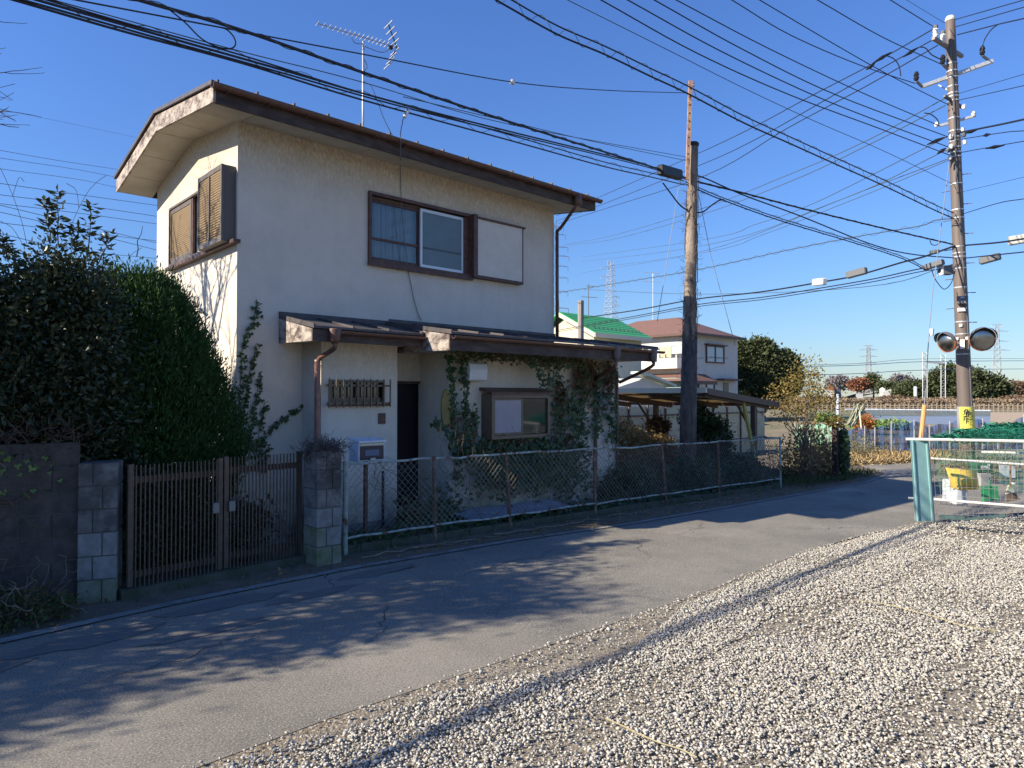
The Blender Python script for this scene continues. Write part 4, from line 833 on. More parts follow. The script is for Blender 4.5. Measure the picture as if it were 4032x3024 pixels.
bush('vine_covered_post', 'dark vine choked carport post nearest the annex', [((14.8,10.35,.5),(.22,.22,.8),1),((14.75,10.3,1.0),(.34,.3,.22),.6)], 2200, .07, LEAFB, stems=70, clump=.05, smat=VINEB)
bush('dark_vine_column', 'dark green creeper mound swallowing the middle carport post', [((14.75,8.95,.4),(.4,.35,.75),1),((14.8,8.6,.6),(.35,.25,.7),1),((14.3,8.9,1.25),(.4,.3,.28),.5)], 3600, .08, LEAFI, stems=60, clump=.07, smat=VINEB)
bush('fence_bramble', 'dark brambles behind the far end of the chain link fence', [((12.0,7.5,.1),(.9,.3,.38),1),((13.7,7.4,.1),(.8,.3,.35),1),((9.9,7.6,.1),(.7,.3,.35),1)], 5000, .08, LEAFI, stems=40)
yl = [((16.9,7.5,1.95),(.55,.5,.55),1.2),((16.3,7.7,1.6),(.55,.4,.45),.8),((17.6,7.5,1.5),(.7,.5,.55),1),((17.0,7.4,2.4),(.3,.3,.3),.4),((18.5,7.6,1.75),(.4,.35,.3),.35)]
tree('autumn_sapling', 'slender sapling with yellow and orange autumn leaves beyond the fence', (16.8,7.4,g(17)), 2.2, yl, 640, .08, LEAFY, r0=.03, clump=.14, barkm=TWIG)
bush('stemmy_bush', 'thin stemmed bush with sparse tan leaves below the autumn sapling', [((16.5,7.2,.3),(1.0,.45,.8),1),((17.3,7.3,.1),(.8,.4,.5),1)], 1300, .09, LEAFT, stems=110, clump=.1)
P = np.stack([rng.uniform(14.6,19.3,4200), rng.uniform(6.5,8.6,4200), rng.uniform(-.28,-.12,4200)],1); P[:,2] = -0.02*np.clip(P[:,0]-3.5,0,14)+rng.uniform(0,.1,4200)
o = leaves('grass', P, np.tile((0,0,1.5),(4200,1)), .11, M('mixed_grass', (.12,.13,.05), (.05,.08,.03), rough=.9, rand=1), asp=7, jit=.6); tag(o, 'short rough grass at the road corner', 'grass')
# dark ivy covered post at the corner
a = gnd(3290,1890); ip = empty('ivy_post', a, 'dark wooden post with a cloak of ivy at the road corner', 'post')
MB().box(a.x-.06,a.x+.06,a.y-.06,a.y+.06,a.z-.02,a.z+1.38).build('post', M('dark_wood', (.045,.028,.025), rough=.9), ip)
P, N = shell((a.x+.22,a.y-.1,a.z+.65),(.14,.14,.7),1100,.5); ivyleaf('ivy', P, .08, LEAFI, ip, (-.4,-1,.2)); P, N = shell((a.x,a.y,a.z+1.42),(.25,.2,.1),160,.3); leaves('ivy', P, N, .1, LEAFY, ip)

# ================================================================== POLES
def poleobj(name, label, top, base, r0, r1, mat, n=16, wob=0):
    t = empty(name, base, label, 'utility pole'); t0 = Vector(top); b0 = Vector(base); m_ = 24; pts = [b0.lerp(t0, k/m_)+Vector((random.gauss(0,wob),random.gauss(0,wob),0)) for k in range(m_+1)]
    MB().tube(pts, [r0+(r1-r0)*k/m_ + random.gauss(0, wob) for k in range(m_+1)], n).build('shaft', mat, t, smooth=True); return t, b0, t0
# near wooden pole
D2 = 13.85
B2 = at(2703,1600,D=D2); B2 = Vector((B2.x,B2.y,-.3)) ; T2 = at(2729,566,D=D2)
p2, b2, t2 = poleobj('wooden_pole', 'weathered wooden pole wrapped in dead vines with rusty steel extension', T2, B2, .145, .098, POLEB, 14, .003)
b2 = Vector(B2); SA = at(2706,640,D=D2-.14); SB = at(2719,318,D=D2-.14)
sd = Vector(RT)
ch = MB(); ch.beam(SA-Vector((0,0,.35)), SB, .075, .05, tuple(FW)); chn = ch.build('steel_channel', RUST, p2)
mb = MB()
for k in range(9): q = SA.lerp(SB, .1+k*.1); mb.obox(q-FW*.028, .018, .01, .03, YAW-math.pi/2)
mb.build('bolt_hole', M('dark_hole', (.02,.015,.012), rough=1), chn)
mb = MB().lathe(T2, [(.115,-.05),(.12,0),(.1,.02)], 12); mb.build('cap', BLKC, p2)
MB().lathe(SB+RT*.05-Vector((0,0,.12)), [(.025,0),(.03,.02),(.02,.05),(.03,.09)], 8).build('insulator', RUST, p2)
mb = MB()
def onpole2(z): return b2.lerp(Vector(T2), (z-b2.z)/(T2.z-b2.z))
for i in range(62):
    z = random.uniform(.2,5.6)**1.0 if i % 3 else random.uniform(.2,2.5); a_ = random.uniform(0,6.28); pts = []
    for k in range(14):
        c_ = onpole2(z); r_ = .15 - .007*z + .012; pts.append(c_+Vector((math.cos(a_)*r_, math.sin(a_)*r_, 0))); z += .075; a_ += random.gauss(0,.22)
        if z > T2.z: break
    if len(pts) > 2: mb.tube(pts, random.uniform(.006,.02) if z < 3.6 else random.uniform(.003,.009), 4, cap=False)
for i in range(300):
    z = random.uniform(1.2,6.2); c_ = onpole2(z); a_ = random.uniform(0,6.28); p = c_+Vector((math.cos(a_)*.13,math.sin(a_)*.13,0)); d = Vector((math.cos(a_),math.sin(a_),random.gauss(0,.6))); pts=[p]
    for k in range(5): d = (d+Vector([random.gauss(0,.6) for _ in range(3)])).normalized(); pts.append(pts[-1]+d*random.uniform(.02,.05))
    mb.tube(pts, .0028, 3, cap=False)
mb.build('dead_vine', VINEB, p2)
MB().tube([onpole2(-.25),onpole2(2.9)], [.175,.150], 14).build('vine_sleeve', VINEB, p2, smooth=True)
# street pole with two mirrors
FP = Vector((at(3770,1300,D=1)-C0)); FP.z = 0; FP.normalize(); RP = Vector((FP.y,-FP.x,0)); PA = math.atan2(FP.y,FP.x)-math.pi/2
D1 = 18.0
B1 = at(3808,1660,D=D1); B1.z = -.28; T1 = at(3741,80,D=D1)
p1, b1, t1 = poleobj('utility_pole', 'tall brown steel utility pole with cross arms and two traffic mirrors', T1, B1, .185, .115, POLEC)
b1 = Vector(B1); t1 = Vector(T1)
def on1(y):                       # point on the pole axis at image row y of the photo
    lo, hi = 0, 1
    for _ in range(30):
        m_ = (lo+hi)/2; P_ = b1.lerp(t1, m_) - C0; yy = 1512 - FPX*P_.dot(UP)/P_.dot(FW)
        if yy > y: lo = m_
        else: hi = m_
    return b1.lerp(t1, lo)
MB().lathe(T1, [(.118,-.02),(.12,.03),(.09,.1),(.03,.12)], 12).build('cap', M('pale_cap', (.6,.6,.56), rough=.5), p1)
MB().tube([on1(1600)+Vector((.0,.0,0)), on1(1735)], [.19,.195], 16).build('lower_shaft', POLEG, p1, smooth=True)
for y in (255,285,310,345,372,385,402,470,520,545,560,585,605,622,728,830,862,975,1000,1015,1060,1135,1270,1318,1397): MB().tube([on1(y), on1(y)+Vector((0,0,.03))], .128+.045*(y/1500), 14).build('band', GALV, p1)
for i, y in enumerate(range(690,1330,58)): s = -1 if i % 2 else 1; c_ = on1(y); MB().tube([c_+RP*.12*s, c_+RP*.33*s+Vector((0,0,-.01))], .012, 5).build('step_bolt', GREYB, p1)
def armp(a, b, mat=GALV, nm='cross_arm', w_=.08): return MB().beam(a, b, w_, w_).build(nm, mat, p1)
c_ = on1(180); armp(at(3675,150,D=17.6), at(3788,222,D=18.4), M('grey_arm', (.25,.23,.22), rough=.6))
for x, y, d_ in ((3684,118,17.6),(3713,140,17.8),(3742,165,18.0),(3738,130,18.3)):
    MB().lathe(at(x,y+30,D=d_), [(.05,0),(.07,.04),(.05,.07),(.075,.11),(.05,.15),(.07,.19),(.05,.24)], 10).build('insulator', PORC, p1); MB().lathe(at(x,y,D=d_), [(.05,0),(.06,.06),(.05,.12)], 8).build('insulator_cap', GREYB, p1)
arm = armp(at(3630,341,D=18.3), at(3910,240,D=17.8), GALV, 'cross_arm', .09)
MB().beam(at(3695,335,D=18.2), on1(365), .03,.03).build('brace', GALV, p1)
for x, y in ((3608,316),(3712,250),(3868,215)):
    MB().lathe(at(x,y,D=17.95), [(.05,0),(.07,.06),(.05,.1),(.07,.14),(.04,.22)], 8).build('insulator', BLKC, p1); MB().tube([at(x,y+4,D=17.95), at(x+24 if x != 3868 else x+30,y+27,D=18)], .035, 7).build('clamp', GREYB, p1)
armp(at(3700,495,D=18.2), at(3842,455,D=17.9), GALV, 'cross_arm', .06)
armp(at(3718,378,D=17.8), at(3792,425,D=18.2), GREYB, 'cross_arm', .06)
for x, y in ((3688,490),(3834,448),(3795,420),(3745,537),(3745,577),(3740,620),(3790,512),(3795,530),(3798,560),(3735,590)):
    MB().lathe(at(x,y,D=17.9), [(.04,-.06),(.06,0),(.03,.06)], 8).build('insulator', random.choice([PORC,GREYB,PORC]), p1)
MB().tube([on1(210)-FP*.17, on1(720)-FP*.2, on1(1260)-FP*.2+RP*.12, on1(1640)-FP*.2+RP*.14], .012, 5).build('riser_cable', GREYB, p1)
q = on1(1186); bx1 = MB().obox(q-FP*.25+RP*.03, .25, .14, .2, PA).build('equipment_box', GREYB, p1, bevel=.01)
MB().obox(q-FP*.322+RP*.03+Vector((0,0,.06)), .08, .004, .025, PA).build('sticker', WPL, bx1)
wp = M('white_plate', (.78,.78,.75), rough=.5)
for y, wd, hh, sx in ((1222,.18,.085,0),(1283,.07,.07,-.03),(1357,.10,.24,-.01),(1334,.06,.07,-.12),(1334,.11,.07,.12)):
    q = on1(y); MB().obox(q-FP*.195+RP*sx, wd, .01, hh, PA - sx*2).build('notice_plate', wp, p1)
# yellow guard with the warning characters
YEL = M('yellow_guard', (.68,.62,.10), (.6,.55,.1), 9, rough=.5)
q0, q1 = on1(1602), on1(1718); gp = MB()
pts = []
for i in range(9):
    a_ = PA-math.pi/2 + math.radians(-58 + i*16)+.35
    pts.append(Vector((math.cos(a_)*.205, math.sin(a_)*.205, 0)))
V = [q1+p for p in pts] + [q0+p for p in pts]; gp.add(V, [(i,i+1,10+i,9+i) for i in range(8)]); gd_ = gp.build('warning_guard', YEL, p1)
def textobj(s, loc, size, rot, mat, parent, name='lettering'):
    cu = bpy.data.curves.new(name, 'FONT'); cu.body = s; cu.size = size; cu.align_x = 'CENTER'; cu.align_y = 'CENTER'; cu.extrude = .002; cu.offset = size*.025; cu.space_line = 1.0
    cu.materials.append(mat); tmp = bpy.data.objects.new(name, cu); col.objects.link(tmp); bpy.context.view_layer.update()
    me = bpy.data.meshes.new_from_object(tmp.evaluated_get(bpy.context.evaluated_depsgraph_get())); bpy.data.objects.remove(tmp)
    if not me.materials: me.materials.append(mat)
    o = bpy.data.objects.new(name, me); col.objects.link(o); o.parent = parent; o.location = Vector(loc)-ORG[parent]; o.rotation_euler = rot; ORG[o] = ORG[parent]; return o
textobj('危\n険', on1(1637)-FP*.27+RP*.03, .17, (R(90),0,PA), BLKC, gd_)
# mirrors
def mirror(cx, cy, D, yawdeg, label, rx=.29, pitch=12):
    c_ = at(cx, cy, D=D); nrm = Vector((math.cos(R(yawdeg)), math.sin(R(yawdeg)), -math.sin(R(pitch)))).normalized()
    t = empty('traffic_mirror', c_, label, 'traffic mirror', 'convex traffic mirrors on the utility pole')
    MB().lathe(c_, [(rx,-.02),(rx*.96,.015),(rx*.8,.045),(rx*.5,.075),(rx*.2,.09),(.01,.093)], 28, nrm).build('mirror_face', MIRR, t, smooth=True)
    MB().lathe(c_, [(rx*.8,-.09),(rx+.012,-.05),(rx+.016,.01),(rx+.003,.012),(rx+.0,-.02)], 28, nrm).build('rim', REDB, t, smooth=True)
    # half round hood
    qt = nrm.to_track_quat('Z','Y'); V = []; upv = Vector((0,0,1)); sx_ = nrm.cross(upv).normalized(); uy = sx_.cross(nrm)
    for i in range(17):
        a_ = R(5+10.6*i); p = sx_*math.cos(a_)+uy*math.sin(a_); L = .18*math.sin(a_)**.7 if math.sin(a_) > 0 else 0
        V += [c_+p*(rx+.03), c_+p*(rx+.035)+nrm*L]
    MB().add(V, [(2*i,2*i+2,2*i+3,2*i+1) for i in range(16)]).build('hood', GREYB, t, smooth=True)
    return t, c_
m1, c1 = mirror(3726, 1348, 17.6, math.degrees(PA)-90-42, 'left traffic mirror turned toward the side road', .25)
m2, c2 = mirror(3869, 1336, 17.6, math.degrees(PA)-90+18, 'right traffic mirror showing its wide convex face')
for c_, t in ((c1,m1),(c2,m2)): MB().beam(on1(1362), c_+ (Vector(on1(1362))-c_)*.1, .05, .05).build('bracket', GREYB, t)

# ================================================================== OVERHEAD CABLES
ORDN = ['topmost','second','third','fourth','fifth','sixth','seventh','eighth','ninth','tenth','lowest']
def hang(pix, A, d, r, label, mat=BLKC, lash=0, ext0=0, ext1=0, group=None, n=6, name='cable', double=0):
    P = [onplane(x, y, A, d) for x, y in pix]; P = smooth(P, 6)
    if ext0:
        q = P[0]-P[1]; q.normalize(); P = [P[0]+q*ext0, P[0]+q*ext0*.5] + P
    if ext1:
        q = P[-1]-P[-2]; q.normalize(); P = P + [P[-1]+q*ext1]
    o = None; t = empty(name, P[-1], label, 'cable', group)
    MB().tube(P, r, n, cap=False).build('strand', mat, t)
    if double: MB().tube([p+Vector((0,0,-double)) for p in P], r*.8, n, cap=False).build('strand', mat, t)
    if lash:          # helical lashing or ladder of ties
        cum = [0]; 
        for a_, b_ in zip(P[:-1], P[1:]): cum.append(cum[-1]+(b_-a_).length)
        T = cum[-1]; pts = []; s = 0; m_ = int(T/.06); Pn = np.array([tuple(p) for p in P])
        for k in range(m_):
            s = T*k/m_; q = Vector([float(np.interp(s, cum, Pn[:,j])) for j in range(3)]); a_ = s/lash[0]*2*math.pi
            pts.append(q + Vector((math.cos(a_)*lash[1]*.3, math.cos(a_)*lash[1]*.5, math.sin(a_)*lash[1] - lash[2])))
        MB().tube(pts, max(.003, r*.35), 3, cap=False).build('lashing', GRNC, t)
    return t, P
A2 = onpole2(5.4); A2.x += 0; dS = (-11.3, -1.4)
hang([(547,0),(948,118),(1422,283),(2016,483),(2508,638),(2700,700)], A2, dS, .016, 'thick black wrapped cable, uppermost heavy one over the house roof', lash=(.5,.026,0), ext0=7)
hang([(146,0),(592,128),(1100,272),(1550,401),(2016,520),(2517,643),(2700,700)], A2, dS, .011, 'plain black cable below the thick wrapped cable', ext0=6, double=.03)
hang([(55,0),(501,128),(957,250),(1422,392),(2016,555),(2381,656),(2563,697),(2695,728)], A2, dS, .010, 'lowest black cable bundle with loose spiral lashing', lash=(.75,.05,-.05), ext0=6, double=-.075)
hang([(301,0),(875,109),(1431,214),(2016,323),(2380,355),(2700,366)], A2, dS, .007, 'thin wire with white insulator above the aerial', ext0=6)
hang([(210,0),(939,200),(1422,322),(2016,492),(2700,618)], A2, dS, .005, 'thin grey wire running just above the plain black cable', GRNC, ext0=6)
hang([(2016,482),(2350,560),(2700,632)], A2, dS, .005, 'short thin wire joining the wooden pole from the left', GRNC, ext0=2)
ins = onplane(2019,323,A2,dS); t = empty('insulator', ins, 'white porcelain insulator threaded on the thin wire above the house', 'insulator')
MB().lathe(ins-Vector((.035,0,0)), [(.02,0),(.038,.012),(.03,.03),(.038,.05),(.02,.065)], 12, (1,.1,0)).build('body', PORC, t, smooth=True)
sb_ = onplane(2599,668,A2,dS); se = onplane(2677,690,A2,dS); o = MB().beam(sb_,se,.14,.19).build('splice_box', BLKC, None, bevel=.02); tag(o, 'black splice box on the cables beside the wooden pole', 'splice box')
# loop hanging from the upper bundle, drop wire to the house
lp = [onplane(x,y,A2,dS) for x,y in ((672,42),(730,90),(790,150),(850,183),(905,192),(927,175),(920,145),(895,118),(870,108))]
o = MB().tube(smooth(lp,5),.007,5).build('cable_loop', BLKC); tag(o, 'slack loop of cable drooping from the thick wrapped cable', 'cable')
lp = [onplane(1610,425,A2,dS), onplane(1592,450,A2,dS), at(1583,490,Y=7.4), at(1577,525,Y=7.7), at(1578,556,Y=EY0-.12)]
o = MB().tube(smooth(lp,5),.006,5).build('drop_wire', GREYB); tag(o, 'drop wire from the cable bundle to the roof gutter', 'cable')
o = MB().tube([onplane(1608,432,A2,dS), onplane(1592,462,A2,dS)],.022,8).build('wire_clamp', WPL); tag(o, 'small white clamp where the drop wire leaves the bundle', 'clamp')
# wooden pole on to the street pole
A1 = on1(900); d12 = ((A1-A2).x, (A1-A2).y)
hang([(2700,700),(2772,722),(2927,760),(3155,820),(3474,898),(3752,962)], A1, d12, .018, 'thick cable from the wooden pole to the middle of the street pole', lash=(.5,.022,0))
hang([(2720,690),(2772,700),(2927,768),(3150,850),(3420,958),(3584,1000),(3765,1016)], A1, d12, .014, 'plain black cable sagging below the thick one between the poles')
hang([(2700,725),(2772,757),(2836,784),(3064,866),(3365,957),(3547,1016),(3645,1062)], A1, d12, .012, 'spiral lashed bundle, lowest between the two poles', lash=(.6,.05,-.03), double=-.05)
lp = [onplane(x,y,A1,d12) for x,y in ((2610,720),(2640,760),(2680,810),(2720,832),(2765,835),(2800,810),(2830,790),(2850,786))]
o = MB().tube(smooth(lp,5),.015,6).build('cable_loop', BLKC); tag(o, 'thick slack cable loop slung round the wooden pole', 'cable')
dH = (-12.9, 2.4)
hang([(1930,-14),(2016,36),(2198,137),(2381,214),(2563,301),(2709,369),(2927,483),(3110,565),(3292,647),(3475,729),(3675,825),(3756,860)], on1(858), dH, .016, 'ladder lashed cable pair passing the top of the wooden pole', lash=(.55,.10,-.07), ext0=8, double=-.14)
hang([(2235,0),(2618,191),(2927,346),(3201,474),(3474,592),(3756,727)], on1(725), dH, .007, 'thin grey wire above the ladder lashed cable', GRNC, ext0=8)
HL = [([(1635,0),(1820,115)],112,.012), ([(1320,0),(1600,160),(1860,280)],258,.012), ([(1070,0),(1400,195),(1640,330),(1890,455)],420,.011), ([(950,0),(1200,150),(1500,280),(1740,360)],330,.011),
      ([(710,0),(1100,205),(1500,395),(1850,545)],500,.011), ([(615,0),(1000,215),(1400,410),(1880,590)],540,.012), ([(500,0),(900,220),(1300,410),(1600,530),(1885,635)],580,.012), ([(385,0),(800,230),(1200,410),(1600,560),(1890,670)],612,.012)]
for i, (pl, y, r_) in enumerate(HL):
    pp = [(2016+x*.9114, yy*.9114) for x, yy in pl]
    hang(pp, on1(y), dH, r_, 'black power wire of the street pole, %s of eight counted from the right' % ORDN[i].replace('topmost','first'), ext0=9, group='parallel power wires reaching the street pole')
hang([(3570,0),(3720,91)], on1(95), dH, .006, 'thin wire meeting the very top of the street pole', GRNC, ext0=6)
IL = [([(3684,109),(3420,260),(3201,374),(2973,497),(2745,606),(2353,779),(2190,850)],.010,55),([(3684,150),(3300,365),(2973,550),(2745,655),(2353,812),(2190,870)],.010,55),([(3693,178),(3400,345),(3100,505),(2780,690),(2420,810),(2200,880)],.010,55),
      ([(3720,387),(3400,560),(3100,690),(2745,828),(2400,930),(2226,962)],.009,70),([(3722,415),(3420,570),(3110,715),(2745,850),(2400,945),(2221,966)],.009,70),
      ([(3742,533),(3201,802),(2973,884),(2745,948),(2290,1012)],.008,80),([(3742,583),(3292,793),(2745,972),(2290,1030)],.008,80),([(3742,622),(3383,757),(2745,995),(2380,1050)],.008,80),([(3742,628),(3400,770),(3000,925),(2745,1000),(2290,1075)],.007,80)]
for i, (pl, r_, De) in enumerate(IL):
    a_ = at(*pl[0], D=17.9); e_ = at(*pl[-1], D=De); hang(pl, a_, ((e_-a_).x,(e_-a_).y), r_*1.5, 'dark wire crossing behind the wooden pole, %s of nine from above' % ORDN[i], mat=BLKC if i < 3 else GRNC, group='wires crossing behind the wooden pole', n=4)
def span(pl, D0, D1_, r_, label, mat=BLKC, **k):
    a_ = at(*pl[0], D=D0); e_ = at(*pl[-1], D=D1_); return hang(pl, a_, ((e_-a_).x,(e_-a_).y), r_, label, mat, **k)
span([(3756,860),(3680,868),(3620,890),(3383,930),(3100,985),(2745,1062),(2400,1120),(2200,1152)], 17.7, 36, .014, 'spiral wrapped cable curving down behind the wooden pole', GRNC, lash=(.6,.06,0))
span([(3760,968),(3640,1010),(3545,1035),(3372,1085),(3226,1112),(2990,1150),(2740,1178),(2500,1222),(2295,1252)], 17.9, 36, .024, 'thick low cable carrying boxes toward the green roofed house')
span([(3750,1045),(3630,1057),(3440,1098),(3226,1135),(2990,1172),(2740,1200),(2500,1245),(2200,1300)], 17.9, 36, .016, 'thinner low cable just under the thick low cable', double=.08)
span([(3752,1040),(3400,1130),(2745,1158),(2300,1140)], 17.9, 40, .010, 'nearly level wire crossing behind the wooden pole', GRNC)
JR = [([(3761,77),(4032,0)],.011),([(3765,105),(4032,28)],.011),([(3770,137),(3930,96),(4032,73)],.014),([(3772,369),(4032,292)],.007),([(3772,395),(4032,337)],.009),([(3768,524),(3930,492),(4032,470)],.022),([(3768,551),(3950,522),(4032,515)],.010),([(3770,603),(3950,570),(4032,556)],.010),([(3778,758),(4032,697)],.005),([(3780,846),(3930,800),(4032,783)],.010),([(3800,966),(3930,955),(4032,940)],.020),([(3785,1018),(4032,992)],.014)]
for i, (pl, r_) in enumerate(JR):
    span(pl, 17.9, 14.5, r_, 'wire from street pole to right edge, %s of twelve' % (ORDN+['twelfth'])[i].replace('lowest','eleventh'), group='wires leaving the street pole to the right', ext1=8)
for i, (x0_,y0_,x1_,y1_,th_,lab) in enumerate(((3858,1030,3938,1008,.17,'grey splice case on the low cable right of the street pole'),(3972,950,4060,935,.22,'mottled pale amplifier box on the cable at the right edge'),(3335,1085,3412,1064,.17,'dark splice case hanging on the thick low cable left of the street pole'),(3636,1056,3716,1030,.14,'slim dark closure on the lower cable next to the street pole'),(3205,1113,3248,1108,.17,'small pale box on the thick low cable'),(3670,994,3688,990,.1,'tiny dark clip box on the cable just left of the street pole'))):
    o = MB().beam(at(x0_,y0_,D=17.4), at(x1_,y1_,D=17.0), .14, th_, (0,0,1)).build('splice_case', [GREYB,M('mottled_box',(.30,.30,.26),(.55,.55,.5),30),GREYB,GREYB,WPL,GREYB][i], None, bevel=.02); tag(o, lab, 'splice case')
cmr = at(3722,1066,D=17.2); t = empty('terminal_box', cmr, 'grey box with white front like a camera beside the street pole', 'box')
MB().beam(cmr-RT*.1, cmr+RT*.16, .2, .2).build('case', GREYB, t, bevel=.01); MB().beam(cmr-RT*.14, cmr-RT*.1, .21,.23).build('front', WPL, t); MB().tube([cmr-RT*.15, cmr-RT*.14], .06, 12).build('lens', BLKC, t)
for i, (pl, D_) in enumerate((([(3668,1060),(3680,1095),(3705,1130),(3722,1138),(3745,1115),(3760,1070)],17.6),([(3661,945),(3668,962),(3685,965),(3705,952)],17.6),([(3540,262*.9114),(3540,262*.9114)],17.6))[:2]):
    o = MB().tube(smooth([at(x,y,D=D_) for x,y in pl],5),.011,5).build('cable_loop', BLKC); tag(o, ['long slack loop hanging left of the street pole','small slack loop near the cable clamp left of the street pole'][i], 'cable')
for i, (pl, D_) in enumerate((([(3488,218),(3520,232),(3540,260),(3547,300)],17.6),([(3622,185),(3645,190),(3668,215),(3708,236)],17.6),([(3928,97),(3900,120),(3875,160),(3866,205)],17.3),([(3640,445),(3665,450),(3690,470),(3697,490)],17.7))):
    o = MB().tube(smooth([at(x,y,D=D_) for x,y in pl],5),.014,5).build('jumper_wire', BLKC); tag(o, 'curved jumper wire, %s near the top of the street pole' % ['furthest left','second from left','right hand one','small lower one'][i], 'wire')
for i, (x0_,y0_,x1_,y1_) in enumerate(((3435,250,3510,205),(3555,225,3615,187),(3410,275,3445,250),(3650,570,3720,540),(3690,605,3725,583),(3800,525,3850,510),(3870,535,3900,528),(3880,585,3955,572))):
    o = MB().tube([at(x0_,y0_,D=17.7), at((x0_+x1_)/2,(y0_+y1_)/2,D=17.7), at(x1_,y1_,D=17.7)], [.012,.05,.012], 7).build('wire_sleeve', BLKC); tag(o, 'black spindle sleeve, %s around the wires by the street pole' % ORDN[i], 'wire sleeve', 'spindle sleeves on the wires')
# guy wires
STEELW = M('stay_steel', (.20,.22,.26), rough=.6)
gw_ = empty('guy_wire', at(3650,1595,D=16), 'steel guy wire of the street pole with white grip and orange guard', 'guy wire')
MB().tube([at(3738,640,D=17.8), at(3672,1150,D=16.6), at(3658,1310,D=16.2), at(3640,1597,D=15.6), at(3622,1760,D=15.2)], .010, 5).build('strand', STEELW, gw_)
MB().tube([at(3640,1597,D=15.6), at(3620,1790,D=15.2)], .048, 10).build('guard', M('orange_guard', (.62,.30,.10), rough=.5), gw_)
MB().tube([at(3669,1295,D=16.2), at(3667,1322,D=16.2)], .05, 8).build('grip', WPL, gw_)
for i, pl in enumerate(([(2672,740),(2620,1070),(2588,1265)],[(2752,770),(2800,1010),(2895,1360)])):
    o = MB().tube([at(x,y,D=D2) for x,y in pl],.006,4).build('guy_wire', STEELW); tag(o, ['left stay wire slanting down from the wooden pole','right stay wire slanting down from the wooden pole'][i], 'guy wire', 'stay wires of the wooden pole')
# wires far behind on the left
LW = [([(0,592),(230,632),(470,668)]),([(0,622),(300,667),(455,697)]),([(0,665),(300,705),(440,734)]),([(0,722),(300,765),(640,812)]),([(0,767),(300,805),(640,855)]),([(0,802),(300,838),(640,885)]),([(0,808),(300,880),(640,962)]),([(0,835),(300,905),(640,990)]),([(0,877),(300,912),(640,951)]),([(0,430),(270,485),(560,546)]),([(0,920),(300,985),(640,1020)])]
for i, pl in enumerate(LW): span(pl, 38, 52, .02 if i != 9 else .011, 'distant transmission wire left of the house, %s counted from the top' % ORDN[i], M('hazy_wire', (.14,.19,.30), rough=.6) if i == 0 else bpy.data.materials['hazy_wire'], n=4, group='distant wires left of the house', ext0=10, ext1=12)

# ================================================================== NEIGHBOUR HOUSES
def W(x, y, z=None, **k): return at(x, y, z=z, **k) if z is not None else at(x, y, **k)
cw = M('cream_siding', (.62,.56,.42), (.56,.50,.38), 2, rough=.85, bump=.15); gw2 = M('pale_wall', (.58,.56,.51), (.52,.5,.46), 2, rough=.9)
ggr = M('green_metal_roof', (.07,.40,.13), (.06,.35,.115), 3, rough=.45); brr = M('brown_tile_roof', (.20,.11,.085), (.16,.09,.07), 4, rough=.7, bump=.4, bscale=9)
ze = 5.5; a = at(2333,1317,z=ze); b = at(2577,1337,z=ze)
gx0_, gx1_ = a.x, b.x; gy = (a.y+b.y)/2; dep = 6.0
gh = empty('green_roof_house', (gx0_,gy,0), 'cream house with a bright green metal roof behind the annex', 'house')
rz_ = at(2330,1250,Y=gy+dep/2).z
MB().box(gx0_+.5,gx1_-.5,gy+.5,gy+dep-.5,-.3,ze-.02).prism([(gx0_+.5,gy+.5,ze-.02),(gx0_+.5,gy+dep-.5,ze-.02),(gx0_+.5,gy+dep/2,rz_-.35)],(gx1_-gx0_-1,0,0)).build('wall', cw, gh)
for ya, yb in ((gy,gy+dep/2),(gy+dep,gy+dep/2)):
    rf_ = MB().prism([(gx0_,ya,ze),(gx0_,yb,rz_),(gx0_,yb,rz_+.12),(gx0_,ya,ze+.12)],(gx1_-gx0_,0,0)).build('roof', ggr, gh)
    if ya == gy:
        mb = MB()
        for k_ in range(12):
            for q in (.10,.16): X = gx0_+.6+k_*(gx1_-gx0_-1.2)/11+q*2; mb.obox((X,ya+(yb-ya)*(.12+q),ze+.14+(rz_-ze)*(.12+q)),.12,.03,.06)
        mb.build('snow_guard', GREYB, rf_)
        mb = MB()
        for k_ in range(1,9): q = k_/9; mb.beam((gx0_,ya+(yb-ya)*q,ze+.125+(rz_-ze)*q),(gx1_,ya+(yb-ya)*q,ze+.125+(rz_-ze)*q),.03,.02)
        mb.build('seam', ggr, rf_)
MB().box(gx0_-.03,gx1_,gy-.06,gy,ze-.15,ze+.1).prism([(gx0_-.06,gy,ze-.18),(gx0_-.06,gy+dep/2,rz_-.18),(gx0_-.06,gy+dep/2,rz_+.08),(gx0_-.06,gy,ze+.08)],(.05,0,0)).build('fascia', M('cream_trim', (.6,.56,.44), rough=.7), gh)
MB().box(gx0_+2,gx0_+7,gy+.2,gy+.5,ze-.6,ze-.52).build('soffit_trim', BRN, gh)
a = at(2468,1357,Y=gy+.48); b = at(2501,1372,Y=gy+.48)
wn = MB().box(a.x,b.x,gy+.44,gy+.5,b.z-.5,a.z).build('window', WALU, gh); MB().box(a.x+.08,b.x-.08,gy+.43,gy+.438,b.z-.42,a.z-.08).build('pane', DKG, wn)
